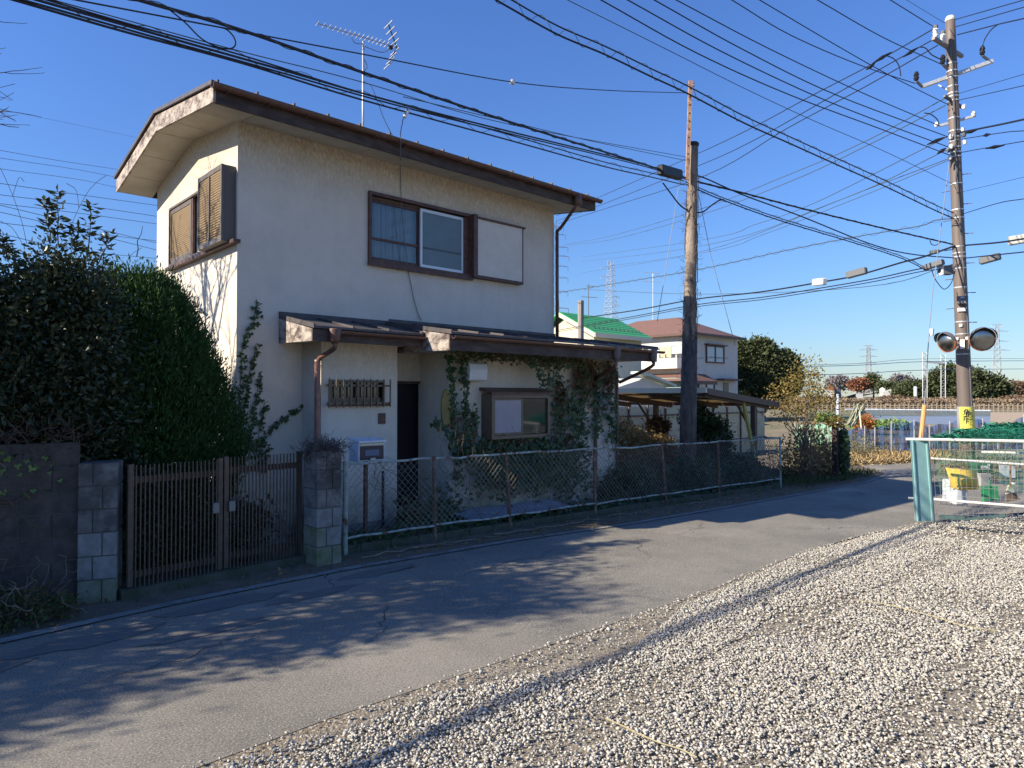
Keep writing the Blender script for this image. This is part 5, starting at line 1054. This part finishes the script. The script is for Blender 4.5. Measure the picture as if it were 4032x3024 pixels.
# small porch gable in front
pgY = gy-3.0; a = at(2545,1478,Y=pgY); b = at(2645,1520,Y=pgY); c_ = at(2440,1510,Y=pgY)
MB().prism([(c_.x-1.5,pgY,-.3),(b.x-.4,pgY,-.3),(b.x-.4,pgY,b.z-.15),(a.x,pgY,a.z-.15),(c_.x-1.5,pgY,a.z-1.0)],(0,3.4,0)).build('wall', gw2, gh)
MB().beam(a,b,.7,.14,(0,0,1)).beam(a,a+(a-b)*.4+Vector((0,0,-.1)),.7,.14).build('porch_roof', M('pale_green_trim', (.42,.50,.46), rough=.6), gh)
# brown roofed house
ze = 6.56; cN = at(2700,1311,z=ze); cR = at(2953,1331,z=ze); cL = at(2566,1323,z=ze); bX0 = cN.x; bY0 = (cN.y+cR.y)/2; bX1 = cR.x; bY1 = cL.y
bX0 = 45.2; bX1 = 52.9; bY0 = 28.25; bY1 = 40.2
bh = empty('brown_roof_house', (bX0,bY0,0), 'two storey pale house with brown hipped tile roof and laundry balcony', 'house')
hw = (bX1-bX0)/2; rzb = 8.33
V = [(bX0,bY0,ze),(bX1,bY0,ze),(bX1,bY1,ze),(bX0,bY1,ze),(bX0+hw,bY0+hw,rzb),(bX0+hw,bY1-hw,rzb)]
MB().add(V,[(0,1,4),(1,2,5,4),(2,3,5),(3,0,4,5),(3,2,1,0)]).build('roof', brr, bh)
MB().box(bX0-.05,bX1+.05,bY0-.08,bY0,ze-.14,ze+.04).box(bX0-.08,bX0,bY0,bY1,ze-.14,ze+.04).build('gutter', FRM, bh)
MB().box(bX0+.55,bX1-.3,bY0+.5,bY1-.5,-.3,ze-.005).build('wall', gw2, bh)
yw = bY0+.5
def housewin(x0p, y0p, x1p, y1p, Y, parent, bars=0):
    a = at(x0p,y0p,Y=Y-.1); b = at(x1p,y1p,Y=Y-.1); w_ = MB().holes('x', a.x,b.x,b.z,a.z,Y-.12,.118,[(a.x+.1,b.x-.1,b.z+.1,a.z-.1)]).build('window', FRM, parent)
    MB().box(a.x+.1,b.x-.1,Y-.06,Y-.05,b.z+.1,a.z-.1).build('pane', M('sky_pane', (.30,.36,.42), rough=.15, spec=.7) if 'sky_pane' not in bpy.data.materials else bpy.data.materials['sky_pane'], w_)
    MB().box((a.x+b.x)/2-.06,(a.x+b.x)/2+.06,Y-.11,Y-.065,b.z+.1,a.z-.1).build('mullion', FRM, w_)
    MB().box(a.x-.15,b.x+.15,Y-.35,Y-.0,a.z+.01,a.z+.1).build('canopy', FRM, w_)
    if bars: MB().box(a.x,b.x+.1,Y-.35,Y-.33,b.z+(a.z-b.z)*.3,b.z+(a.z-b.z)*.33).build('rail', FRM, w_)
housewin(2782,1358,2853,1432,yw,bh,1); housewin(2750,1496,2815,1545,yw,bh)
a = at(2848,1506,Y=yw-.02); MB().box(a.x,a.x+.8,yw-.05,yw-.003,-.2,a.z).build('door', BRZ, bh)
MB().box(a.x-1.0,a.x+1.9,yw-.7,yw-.003,a.z+.15,a.z+.3).build('canopy', FRM, bh)
# balcony on the sunlit side and lower roof
bal = at(2560,1418,X=bX0-.8); bz1 = at(2600,1412,X=bX0-.4).z; bz0 = at(2600,1452,X=bX0-.4).z
MB().box(bX0-.45,bX0-.35,bY0+1.2,bY1-.6,bz0,bz1).box(bX0-.35,bX0+.8,bY0+1.2,bY0+1.3,bz0,bz1).box(bX0-.35,bX0+.79,bY0+1.3,bY1-.6,bz0,bz0+.1).build('balcony', M('white_balcony', (.72,.68,.6), rough=.8), bh)
MB().tube([(bX0-.3,bY0+1.3,bz1+.9),(bX0-.3,bY1-.6,bz1+.9)],.03,6).build('laundry_pole', GALV, bh)
for k_ in range(7):
    y_ = bY0+1.8+k_*.55; o = MB().box(bX0-.33,bX0-.27,y_,y_+.42,bz1+.0+random.uniform(-.1,.1),bz1+.88).build('garment', M('cloth%d' % k_, random.choice([(.7,.7,.7),(.15,.2,.4),(.6,.5,.3),(.12,.10,.10),(.65,.6,.55)]), rough=.9)); 
    tag(o, 'garment on the brown roofed house balcony, %s along the pole' % ORDN[k_].replace('topmost','first'), 'laundry', 'laundry on the balcony')
V = [(bX0-1.6,bY0-.5,bz0-1.0),(bX0+2.4,bY0-.5,bz0-1.0),(bX0+2.4,bY0+.69,bz0-.3),(bX0+.79,bY0+.69,bz0-.3),(bX0+.79,bY1,bz0-.3),(bX0-1.6,bY1,bz0-1.0)]
MB().add(V,[(0,1,2,3),(0,3,4,5)]).build('lower_roof', brr, bh); MB().box(bX0-1.6,bX0+2.4,bY0-.55,bY0-.5,bz0-1.25,bz0-.98).build('gutter', FRM, bh)
MB().box(bX0-.9,bX0+.78,bY0+.2,bY1-.5,-.3,bz0-.75).build('wall', M('teal_grey_wall', (.25,.33,.31), rough=.8), bh)
# antenna, bare concrete pole among the houses
def thinpole(name, label, x, yt, yb_, D, r, mat): o = MB().tube([at(x,yb_,D=D),at(x,yt,D=D)],r,8).build(name, mat); return tag(o, label, 'pole')
thinpole('concrete_pole', 'slim grey pole standing before the green roof', 2287, 1184, 1400, 36, .16, POLEG)
t = empty('rooftop_aerial', at(2571,1270,D=60), 'faint television aerial behind the brown roof', 'antenna'); MB().tube([at(2571,1075,D=60),at(2571,1290,D=60)],.03,5).build('mast', GALV, t); MB().tube([at(2537,1072,D=60),at(2598,1076,D=60)],.03,4).tube([at(2530,1108,D=60),at(2598,1110,D=60)],.03,4).build('boom', GALV, t)
t = empty('rooftop_aerial', at(2317,1245,D=60), 'slim television aerial above the green roof', 'antenna'); MB().tube([at(2317,1120,D=60),at(2317,1260,D=60)],.04,5).build('mast', GREYB, t); MB().tube([at(2290,1168,D=60),at(2352,1172,D=60)],.03,4).tube([at(2310,1125,D=60),at(2340,1128,D=60)],.03,4).build('boom', GREYB, t)

# ================================================================== PYLONS and railway
LAT = M('lattice_steel', (.38,.40,.42), (.30,.31,.33), .1, rough=.6)
def pylon(label, cx, yt, yb_, D, wb, wt, arms, mat=None, armw=7, strings=True):
    mat = mat or LAT; top = at(cx,yt,D=D); bot = at(cx,yb_,D=D); t = empty('pylon', bot, label, 'pylon'); hh = top.z-bot.z; mb = MB(); r_ = D*.0003
    def cor(q, i): s = wb+(wt-wb)*q**.8; c = bot.lerp(top, q); sx, sy = ((-1,-1),(1,-1),(1,1),(-1,1))[i]; return Vector((c.x+sx*s/2, c.y+sy*s/2, c.z))
    n = 12
    for i in range(4):
        mb.tube([cor(k/n,i) for k in range(n+1)], r_, 4)
        for k in range(n):
            mb.tube([cor(k/n,i), cor((k+1)/n,(i+1)%4)], r_*.6, 3, cap=False); mb.tube([cor(k/n,(i+1)%4), cor((k+1)/n,i)], r_*.6, 3, cap=False); mb.tube([cor(k/n,i), cor(k/n,(i+1)%4)], r_*.6, 3, cap=False)
    mb.build('lattice', mat, t)
    for (ya, hwp, side) in arms:
        q = (at(cx,ya,D=D).z-bot.z)/hh; c = bot.lerp(top,q); d = RT
        for s in ((-1,1) if side == 0 else (side,)):
            L = hwp/FPX*D; tip = c+d*s*L; mb = MB(); mb.tube([c+Vector((0,0,L*.16)),tip],r_*.8,4).tube([c,tip],r_*.8,4)
            for k in range(1,4): mb.tube([c.lerp(tip,k/4), (c+Vector((0,0,L*.16))).lerp(tip,k/4)], r_*.5, 3)
            if strings: mb.tube([tip, tip-Vector((0,0,hh*.035))], r_*1.2, 4)
            mb.build('crossarm', mat, t)
    return t
pylon('distant pylon with wide flat arms above the railway', 3419, 1360, 1550, 330, 3.6, 1.1, [(1362,20,0),(1378,36,0),(1404,36,0),(1430,36,0)], armw=36)
pylon('pale pylon partly behind the right traffic mirror', 3925, 1277, 1545, 330, 4.4, 1.2, [(1279,22,0),(1305,48,0),(1345,48,0),(1380,52,0)])
pylon('lattice pylon rising behind the green and brown roofs', 2405, 1025, 1270, 120, 1.9, .7, [(1052,38,-1),(1090,40,-1),(1170,34,1),(1202,34,1)])
pylon('dark lattice pylon half hidden by the right corner of the house', 2178, 870, 1420, 90, 1.5, .6, [(895,40,0),(925,48,0),(975,58,0),(1010,62,0),(1050,58,0),(1095,58,0),(1150,58,0),(1215,60,0)], M('dark_lattice', (.12,.10,.10), rough=.7))
# railway masts
for i, (x, yt) in enumerate(((3642,1388),(3714,1396))):
    t = empty('railway_mast', at(x,1570,D=110), ['left mast of the railway gantry beyond the fields','right mast of the railway gantry beyond the fields'][i], 'mast', 'railway gantry masts'); a = at(x,yt,D=110); b = at(x,1568,D=110); mb = MB()
    for s in (-.35,.35):
        mb.tube([a+RT*s,b+RT*s],.07,4)
    for k in range(16): mb.tube([a.lerp(b,k/16)+RT*(.35 if k%2 else -.35), a.lerp(b,(k+1)/16)+RT*(-.35 if k%2 else .35)],.05,3)
    mb.build('lattice', GALV, t)
o = MB().beam(at(3645,1424,D=110),at(3712,1430,D=110),.3,.3).build('gantry_beam', LAT); tag(o, 'beam joining the two railway masts', 'beam')
for i, pl in enumerate(([(2880,1442),(3155,1443),(3400,1437),(3642,1424),(4100,1420)],[(2880,1475),(3155,1477),(3400,1470),(3642,1457),(4100,1452)],[(3155,1438),(3400,1430),(3642,1413),(4100,1412)])):
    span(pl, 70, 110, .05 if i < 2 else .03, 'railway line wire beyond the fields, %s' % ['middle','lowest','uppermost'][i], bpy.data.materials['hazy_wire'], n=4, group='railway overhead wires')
t = empty('railway_fence', at(3500,1622,D=90), 'long pale concrete post fence beside the railway', 'fence')
a = at(3100,1626,D=90); b = at(4300,1622,D=84); nf = 66; a.z = b.z = -.3; pm = unitbox('concrete_post', M('pale_concrete', (.33,.28,.21), (.26,.22,.165), 3, rough=.9), .05); ang = math.atan2(b.y-a.y,b.x-a.x)
for k in range(nf): q = a.lerp(b,k/(nf-1)); piece(pm, 'post', t, (q.x,q.y,.25), (0,0,ang), (.12,.12,1.15))
for z in (-.02,.28,.58): MB().beam(Vector((a.x,a.y,z)),Vector((b.x,b.y,z)),.06,.10).build('rail', pm.materials[0], t)
# bank of dry grass and scrub (far, one mass)
def mass(name, label, x0p, x1p, ytop, ybot, D, n, size, mat, cat, depth=6, seed=0, prof=None, kind='stuff', asp=1.6):
    xs = rng.uniform(x0p, x1p, n); u = rng.uniform(0,1,n)
    P = []
    f = (lambda x: 1.0) if prof is None else prof
    for x, q in zip(xs, u):
        yt = ybot-(ybot-ytop)*f((x-x0p)/(x1p-x0p)); P.append(tuple(at(x, ybot+(yt-ybot)*q, D=D+random.uniform(0,depth))))
    P = np.array(P); o = leaves(name, P, np.tile((0,0,.5),(n,1)), size, mat, None, kind, asp=asp, jit=1); tag(o, label, cat); return o
mass('scrub', 'band of russet scrub along the railway', 3130, 4300, 1558, 1612, 125, 26000, .5, LEAFR, 'scrub', 8, prof=lambda u: .75+.25*math.sin(u*23)*math.sin(u*7))
mass('scrub', 'strip of dry straw coloured grass bank beyond the railway fence', 2900, 4300, 1574, 1622, 105, 20000, .42, M('straw_bank', (.26,.20,.13), (.18,.13,.09), rough=.95, rand=1), 'grass', 6)
def fartree(label, blobs_px, D, n, size, mat, name='far_tree', trunk=True):
    size *= .5; n = int(n*1.9); bl = []
    for x, y, rx, ry in blobs_px: c_ = at(x,y,D=D); bl.append((tuple(c_),(rx/FPX*D,rx/FPX*D*.8,ry/FPX*D),1))
    c_ = at(blobs_px[0][0],1560,D=D); base = Vector((c_.x,c_.y,-.3)); t = empty(name, base, label, 'tree'); mb = MB()
    for b_ in bl: mb.tube([base, Vector(b_[0])], [size*.5, size*.2], 5, cap=False)
    mb.build('trunk', BARK, t); P, N = cloud(bl, n, size*.9, 12); leaves('crown', P, N, size, mat, t, asp=1.5); return t
fartree('great dark evergreen tree behind the brown roofed house', [(2990,1430,75,70),(2995,1385,50,38),(2930,1440,55,65),(3050,1440,62,52),(3090,1445,52,50),(3105,1500,40,45),(2980,1500,100,55),(3070,1510,65,45),(2920,1385,36,26)], 62, 5200, .55, LEAFF)
fartree('broad wooded mound right of the street pole', [(3760,1485,60,38),(3820,1500,70,40),(3710,1505,50,42),(3890,1520,55,34),(3655,1535,45,26),(3935,1538,36,20),(3790,1540,120,28)], 170, 2600, 1.5, LEAFF)
fartree('low dark wood left of the street pole', [(3600,1540,60,28),(3570,1550,50,20)], 170, 1500, 1.3, LEAFF)
fartree('round dark tree behind the distant pylon', [(3440,1500,26,22)], 300, 900, 1.8, LEAFF)
fartree('rust coloured treetops left of the distant pylon', [(3375,1516,26,9),(3395,1513,15,9)], 300, 1100, 1.9, M('rust_leaf', (.25,.10,.05), (.17,.08,.05), rough=.9, rand=1))
fartree('hazy bare wood on the skyline', [(3290,1508,34,14),(3315,1506,18,14),(3560,1508,34,18),(3535,1505,20,16),(3590,1520,26,12)], 340, 1100, 2.2, M('haze_twig', (.22,.19,.20), (.16,.15,.15), rough=.9, rand=1))
fartree('dark evergreen treeline beside the white sheds', [(3500,1530,40,16),(3540,1530,40,14),(3480,1525,16,14)], 260, 900, 1.6, LEAFF)
fartree('reddish scrub trees at the right edge of the skyline', [(3990,1530,40,18),(4020,1538,30,14),(4040,1530,30,14)], 220, 900, 1.5, LEAFR)
fartree('green and tan bush right behind the brown roofed house', [(2925,1570,24,22),(2900,1580,20,20)], 60, 1000, .35, LEAFY)
for i, (x0_, x1_, yt, yb_, D_, cwall, crf, lab) in enumerate(((3478,3545,1530,1553,190,(.7,.7,.62),(.78,.76,.66),'white gabled shed below the skyline'),(3462,3486,1524,1540,195,(.6,.6,.6),(.75,.75,.7),'small white roof beside the gabled shed'),(3255,3285,1515,1552,190,(.7,.68,.62),(.45,.12,.06),'little building with orange roof near the sapling'),(3270,3312,1520,1552,192,(.12,.13,.16),(.10,.11,.14),'dark roofed building next to the orange roof'),(3508,3540,1528,1538,200,(.6,.6,.58),(.7,.7,.68),'pale low roof behind the white gabled shed'),(3370,3398,1544,1556,230,(.65,.63,.58),(.4,.4,.42),'pale house low on the skyline left of the pylon'),(3960,4020,1552,1562,210,(.6,.55,.45),(.5,.45,.38),'long low building at the right skyline'))):
    a = at(x0_,yb_,D=D_); b = at(x1_,yb_,D=D_); top_ = at((x0_+x1_)/2,yt,D=D_); t = empty('far_building', a, lab, 'building'); hgt = top_.z-a.z; dv = Vector((b.x-a.x,b.y-a.y,0)); per = (a-C0).normalized()*6; per.z = 0
    a.z -= 3; lo = Vector((0,0,3+hgt*.45)); MB().hexa([a,a+dv,a+dv+per,a+per,a+lo,a+dv+lo,a+dv+per+lo,a+per+lo]).build('wall', M('far_wall%d' % i, cwall, rough=.9), t)
    m_ = a+dv/2+Vector((0,0,3+hgt)); MB().prism([a+lo-dv*.05,a+dv*1.05+lo,m_],tuple(per)).build('roof', M('far_roof%d' % i, crf, rough=.8), t)
o = MB().tube([at(3605,1522,D=150),at(3605,1560,D=150)],.35,6).build('white_post', WPL); tag(o, 'white post standing before the dark wood', 'post')

# ================================================================== FIELDS, nets, net stall
zf = -.3
def strip(name, label, x0p, x1p, yt, yb_, mat, z=zf+.03):
    p = [at(x0p,yb_,z=z),at(x1p,yb_,z=z),at(x1p,yt,z=z),at(x0p,yt,z=z)]; o = MB().prism(p,(0,0,.05)).build(name, mat); o['kind'] = 'structure'
strip('mulch_bed', '', 3380, 3905, 1640, 1672, M('grey_plastic_mulch', (.24,.27,.32), (.19,.22,.26), 1, rough=.5))
strip('field_row', '', 3300, 4300, 1672, 1690, M('tilled_soil', (.30,.25,.18), (.2,.16,.11), 2, rough=1), zf+.04)
strip('field_row', '', 3900, 4400, 1625, 1668, M('sandy_soil', (.42,.33,.22), (.34,.26,.18), 2, rough=1), zf+.05)
o = MB().tube([at(3330,1612,D=48),at(3400,1612,D=48),at(3900,1617,D=46)],.05,5).build('pipe_rail', WPL); tag(o, 'long white pipe rail across the vegetable field', 'rail')
o = MB().box(0,.01,0,.01,0,.01)  # (unused)
p = [at(3360,1640,D=44),at(3900,1640,D=42),at(3900,1618,D=42),at(3360,1614,D=44)]; o = MB().add(p,[(0,1,2,3)]).build('field_netting', netmat('grey_blue_net', (.10,.16,.22), .55, 1)); tag(o, 'grey blue netting hung from the white pipe rail', 'netting')
# green vegetables rows
for i, (x, y, rx, mt, lab) in enumerate(((3400,1668,60,M('cabbage', (.10,.20,.04), (.2,.28,.08), rough=.7, rand=1),'leafy green vegetables beside the orange bush'),(3520,1672,50,bpy.data.materials['cabbage'],'patch of green vegetables in front of the mulch bed'),(3250,1640,60,bpy.data.materials['cabbage'],'pale green vegetables behind the green sheet fence'))):
    c_ = gnd(x,y+22); bl = [((c_.x,c_.y,zf+.3),(.9,.9,.25),1)]; bush('vegetable_patch', lab, bl, 700, .22, mt, cat='vegetables', stems=6)
c_ = gnd(3455,1706); bush('orange_bush', 'rounded rust orange bush in the vegetable field', [((c_.x-2.5,c_.y-.2,.35),(.42,.42,.42),1)], 1400, .12, M('orange_leaf', (.36,.13,.03), (.24,.10,.03), rough=.8, rand=1), stems=16)
# leaning stalks
t = empty('stalk_bundle', gnd(3370,1690), 'bundle of cut stalks leaning in the vegetable field', 'stalks'); mb = MB()
for k in range(26): a = at(3345+random.uniform(-15,25),1672+random.uniform(-6,10),D=28+random.uniform(0,1)); b = at(3375+random.uniform(-15,40),1598+random.uniform(-10,25),D=28.4); mb.tube([a,b],.03,4)
mb.build('stalks', M('grey_green_stalk', (.22,.27,.18), (.35,.32,.22), 9, rough=.9), t)
# fence of nets
def netfence(name, label, pxs, D0, D1_, ytops, ybots, mat, post=True):
    t = empty(name, at(pxs[0],ybots[0],D=D0), label, 'net'); n = len(pxs); V = []; mb = MB()
    xs = np.linspace(pxs[0],pxs[-1],n*6); Ds = 1/np.linspace(1/D0,1/D1_,n*6); V = []
    for i, (x, D_) in enumerate(zip(xs,Ds)):
        yt = float(np.interp(x,pxs,ytops)) + 4*math.sin(i*.9); yb_ = float(np.interp(x,pxs,ybots)); w_ = .12*math.sin(i*1.7)
        for k in range(5): V.append(at(x,yt+(yb_-yt)*k/4,D=D_+w_*(k%2)))
    F = [(5*i+k,5*i+5+k,5*i+6+k,5*i+k+1) for i in range(len(xs)-1) for k in range(4)]; MB().add(V,F).build('cloth', mat, t)
    for x, yt, yb_ in zip(pxs,ytops,ybots): D_ = float(np.interp(x,[pxs[0],pxs[-1]],[D0,D1_])); MB().tube([at(x,yb_,D=D_-.1),at(x,yt-8,D=D_-.1)],.022,5).build('stake', GALV, t)
    return t
netfence('blue_net_fence', 'sagging blue net fence round the vegetable plot', [3322,3405,3445,3510,3600,3660,3740,3800,3870,3930,4032,4120], 23.5, 21.5, [1690,1685,1690,1665,1660,1680,1665,1650,1655,1690,1640,1635], [1785,1785,1780,1775,1772,1770,1770,1770,1770,1770,1768,1768], NETBT)
netfence('green_sheet_fence', 'pale green sheeting fence beyond the autumn sapling', [3130,3200,3260,3318], 25, 23.5, [1672,1672,1670,1672], [1765,1768,1770,1775], TARPG)
for i in range(10):
    x = random.uniform(3330,3700); o = None
mb = MB()
o = MB().tube([at(3299,1552,D=24),at(3299,1700,D=24)],.045,6).build('white_stake', WPL); tag(o, 'tall white stake rising from the sheet fence', 'stake')
o = MB().tube([at(3385,1620,D=26),at(3392,1690,D=26)],.035,6).build('bamboo_stake', CREAMP); tag(o, 'cream stake standing in front of the stalk bundle', 'stake')
c_ = gnd(3470,1808); P, N = cloud([((c_.x,c_.y,zf+.0),(2.6,1.0,.08),1),((c_.x+1.5,c_.y-.8,zf+.0),(2.2,.7,.07),1)], 6500, .06, 10); P[:,2] = np.abs(P[:,2]-zf)*.8+zf+.01
st = leaves('straw', P, np.tile((0,0,0.),(len(P),1)), .24, M('straw', (.50,.38,.20), (.36,.26,.13), rough=.95, rand=1), asp=14, jit=1); tag(st, 'heap of dry straw lying between the road and the blue net', 'straw')
P, N = cloud([((21.5,8.6,.0),(4.5,.5,.3),1),((20.5,4.6,-.05),(2.0,.8,.3),.6)], 6000, .2, 10); o = leaves('weeds', P, N, .075, M('dull_weeds', (.10,.12,.05), (.22,.17,.09), rough=.9, rand=1), asp=3); tag(o, 'dull weeds along the base of the blue net', 'weeds')

# ---- net stall at the right edge
SX = 11.75
tp = empty('teal_panel', (11.75,3.4,-.17), 'tall folded teal sheet metal panel at the end of the net cage', 'panel')
a = at(3583,1733,D=10.4); b = at(3657,1733,D=10.4); c_ = at(3682,2052,D=10.35); d_ = at(3604,2052,D=10.35)
def fold(p0, p1, p2, p3, xs, parent, mat):
    V = []
    for u, off in xs: V += [p3.lerp(p2,u)-FW*off, p0.lerp(p1,u)-FW*off]
    n = len(xs); V2 = [v+FW*.004 for v in V]; MB().add(V+V2, [(2*i,2*i+2,2*i+3,2*i+1) for i in range(n-1)]+[(2*n+2*i,2*n+2*i+1,2*n+2*i+3,2*n+2*i+2) for i in range(n-1)]).build('sheet', mat, parent)
fold(a,b,c_,d_,[(0,0),(.08,.0),(.09,.02),(.15,.02),(.16,.0),(.82,.0),(.83,.02),(.9,.02),(.91,0),(1,.0)], tp, M('teal_sheet', (.22,.40,.39), (.18,.33,.33), 5, rough=.5))
cg = empty('net_cage', (12.2,2.6,-.17), 'cage of white pipes and wire mesh draped with green net', 'cage')
WP = M('white_pipe', (.72,.72,.68), (.55,.54,.5), 14, rough=.5)
for nm, p0_, p1_, D0, D1_, r_ in (('pipe',(3567,1729),(4060,1738),10.5,9.6,.022),('pipe',(3665,1805),(4060,1830),10.3,9.6,.016),('pipe',(3865,1780),(4080,1785),11.5,11.0,.02),('pipe',(3678,1966),(4080,1998),10.2,9.4,.018),('pipe',(3910,1900),(4080,1908),11.4,11.0,.018),('pipe',(3578,1961),(3602,1963),10.4,10.4,.018),('pipe',(3594,1735),(3606,2045),10.45,10.4,.014)):
    MB().tube([at(*p0_,D=D0),at(*p1_,D=D1_)],r_,8).build(nm, WP, cg)
mb = MB()
e0 = at(3670,1735,D=10.25); e1 = at(4150,1740,D=9.4); f0 = at(3690,2055,D=10.25); f1 = at(4150,2095,D=9.4)
for k in range(22): u = k/21; mb.tube([e0.lerp(e1,u),f0.lerp(f1,u)],.003,3)
for k in range(10): u = k/9; mb.tube([e0.lerp(f0,u),e1.lerp(f1,u)],.003,3)
mb.build('wire_mesh', GREYB, cg)
# draped net: real threads in bunches
mb = MB()
def drape(x0_, x1_, y0_, y1_, n, D0, sl=0):
    for _ in range(n):
        x = random.uniform(x0_,x1_); y = random.uniform(y0_,y1_); pts = []; L = random.uniform(40,170)
        for k in range(6): pts.append(at(x+L*k/5, y + sl*L*k/5 + random.gauss(0,4) + 6*math.sin(k*.6), D=D0+random.gauss(0,.12)))
        mb.tube(pts, random.uniform(.003,.009), 3, cap=False)
drape(3740,4000,1690,1725,230,10.6,-.05); drape(3660,4000,1708,1735,120,10.5,0); drape(3860,4050,1665,1700,140,10.8,-.06)
mb.build('net_bunch', NETG, cg, kind='stuff')
V = []; 
for i in range(30):
    x = 3665+i*14.5; D_ = 10.45-.03*i
    for k, (yy, dd) in enumerate(((1722-8*math.sin(i*.4)-min(i,8)*4.5,.35),(1732,.0),(1780+12*math.sin(i*.7),.05),(1830+10*math.sin(i*.5+1),.0),(1900+40*math.sin(i*.33),.03))): V.append(at(x,yy,D=D_+dd))
MB().add(V,[(5*i+k,5*i+5+k,5*i+6+k,5*i+k+1) for i in range(29) for k in range(4)]).build('net', NETGT, cg)
# things kept in the cage
yb2 = at(3713,1836,D=10.9); ybx = empty('yellow_bin', at(3780,1950,D=10.9), 'yellow plastic bin lid with worn brown print inside the net cage', 'bin')
pts = [at(x,y,D=10.9) for x,y in ((3722,1840),(3843,1852),(3846,1926),(3735,1920))]
V = []; n = 9
for i in range(n):
    u = i/(n-1); bul = .10*math.sin(math.pi*u)
    for k in range(6): v = k/5; p = pts[0].lerp(pts[1],u).lerp(pts[3].lerp(pts[2],u),v) - FW*(bul+.05*math.sin(v*2.2)); V.append(p)
MB().add(V,[(6*i+k,6*i+6+k,6*i+7+k,6*i+k+1) for i in range(n-1) for k in range(5)]).build('lid', M('yellow_plastic', (.75,.50,.08), rough=.45), ybx, smooth=True)
q0 = pts[3].lerp(pts[0],.14)-FW*.17; q1 = pts[2].lerp(pts[1],.14)-FW*.17; mb = MB()
for k in range(9): q = q0.lerp(q1,.1+.8*k/8); mb.obox(q, .026, .003, .03, YAW-math.pi/2); 
mb.build('printed_marks', M('brown_print', (.25,.15,.04), rough=.7), ybx)
o = MB().beam(at(3760,1982,D=11.0),at(3760,1890,D=11.0),.36,.2,tuple(RT)).build('white_box', WPL, None, bevel=.02); tag(o, 'white polystyrene box under the yellow lid in the net cage', 'box')
o = MB().beam(at(3866,1912,D=11.2),at(3866,1860,D=11.2),.2,.18,tuple(RT)).build('grey_tub', M('grey_plastic', (.33,.34,.34), rough=.6), None, bevel=.01); tag(o, 'grey plastic tub beside the yellow lid', 'tub')
t = empty('dustpan', at(3900,1975,D=10.6), 'green plastic dustpan hanging in the net cage', 'dustpan'); V = [at(x,y,D=10.6) for x,y in ((3863,1918),(3930,1914),(3935,1970),(3872,1975))]
MB().prism(V, tuple(FW*.03)).build('pan', M('green_plastic', (.05,.36,.15), rough=.4), t, bevel=.006); MB().tube([at(3897,1916,D=10.6),at(3895,1880,D=10.6)],.014,6).build('handle', bpy.data.materials['green_plastic'], t)
t = empty('broom', at(3985,1970,D=10.3), 'broom with cream head and brown bristles hanging head down in the cage', 'broom')
MB().tube([at(3978,1815,D=10.3),at(3978,1915,D=10.3)],.011,6).build('handle', M('broom_stick', (.35,.16,.09), rough=.5), t)
MB().prism([at(3974,1910,D=10.3),at(3983,1910,D=10.3),at(3995,1938,D=10.3),at(3963,1946,D=10.3)],tuple(FW*.03)).build('head', CREAMP, t)
MB().prism([at(3962,1947,D=10.3),at(3996,1938,D=10.3),at(4018,1968,D=10.3),at(3962,1976,D=10.3)],tuple(FW*.025)).build('bristles', M('brown_bristle', (.20,.14,.10), (.14,.10,.07), 60, rough=.9), t)
t = empty('notice_board', at(3968,1860,D=11.3), 'white notice sheet with green strip inside the net cage', 'notice'); V = [at(x,y,D=11.3) for x,y in ((3935,1830),(3998,1835),(3998,1882),(3938,1876))]; MB().prism(V, tuple(FW*.01)).build('board', WPL, t)
t = empty('crate', at(3875,1838,D=11.1), 'pale crate lettered with rounded white letters behind the net', 'crate'); V = [at(x,y,D=11.1) for x,y in ((3845,1822),(3908,1826),(3906,1858),(3850,1856))]; MB().prism(V, tuple(FW*.2)).build('side', M('dark_green_crate', (.04,.12,.08), rough=.6), t)
textobj('eell', at(3880,1838,D=11.06), .11, (R(90),0,YAW-math.pi/2), WPL, t)
o = MB().beam(at(3700,2035,D=9.9),at(3800,2040,D=9.7),.08,.05).beam(at(3800,2045,D=9.7),at(3960,2028,D=9.4),.1,.03).build('folded_tarp', M('dark_green_tarp', (.05,.10,.10), (.03,.06,.06), 12, rough=.7)); tag(o, 'dark green tarp folded along the foot of the cage', 'tarp')
# yellow braided rope ends in the gravel
o = MB().tube(smooth([Vector((gnd(x,y).x,gnd(x,y).y,.05)) for x,y in ((2385,2865),(2450,2895),(2520,2930),(2600,2965),(2680,2990),(2745,3024))],4),.0035,5).build('rope', M('yellow_rope', (.42,.35,.16), (.30,.28,.2), 90, rough=.8)); tag(o, 'yellow marking rope half buried in the near gravel', 'rope')
o = MB().tube(smooth([Vector((gnd(x,y).x,gnd(x,y).y,gnd(x,y).z+.05)) for x,y in ((3360,2385),(3480,2400),(3600,2430),(3720,2465),(3800,2490),(3930,2510))],4),.0035,5).build('rope', bpy.data.materials['yellow_rope']); tag(o, 'yellow marking rope half buried in the middle of the gravel', 'rope')
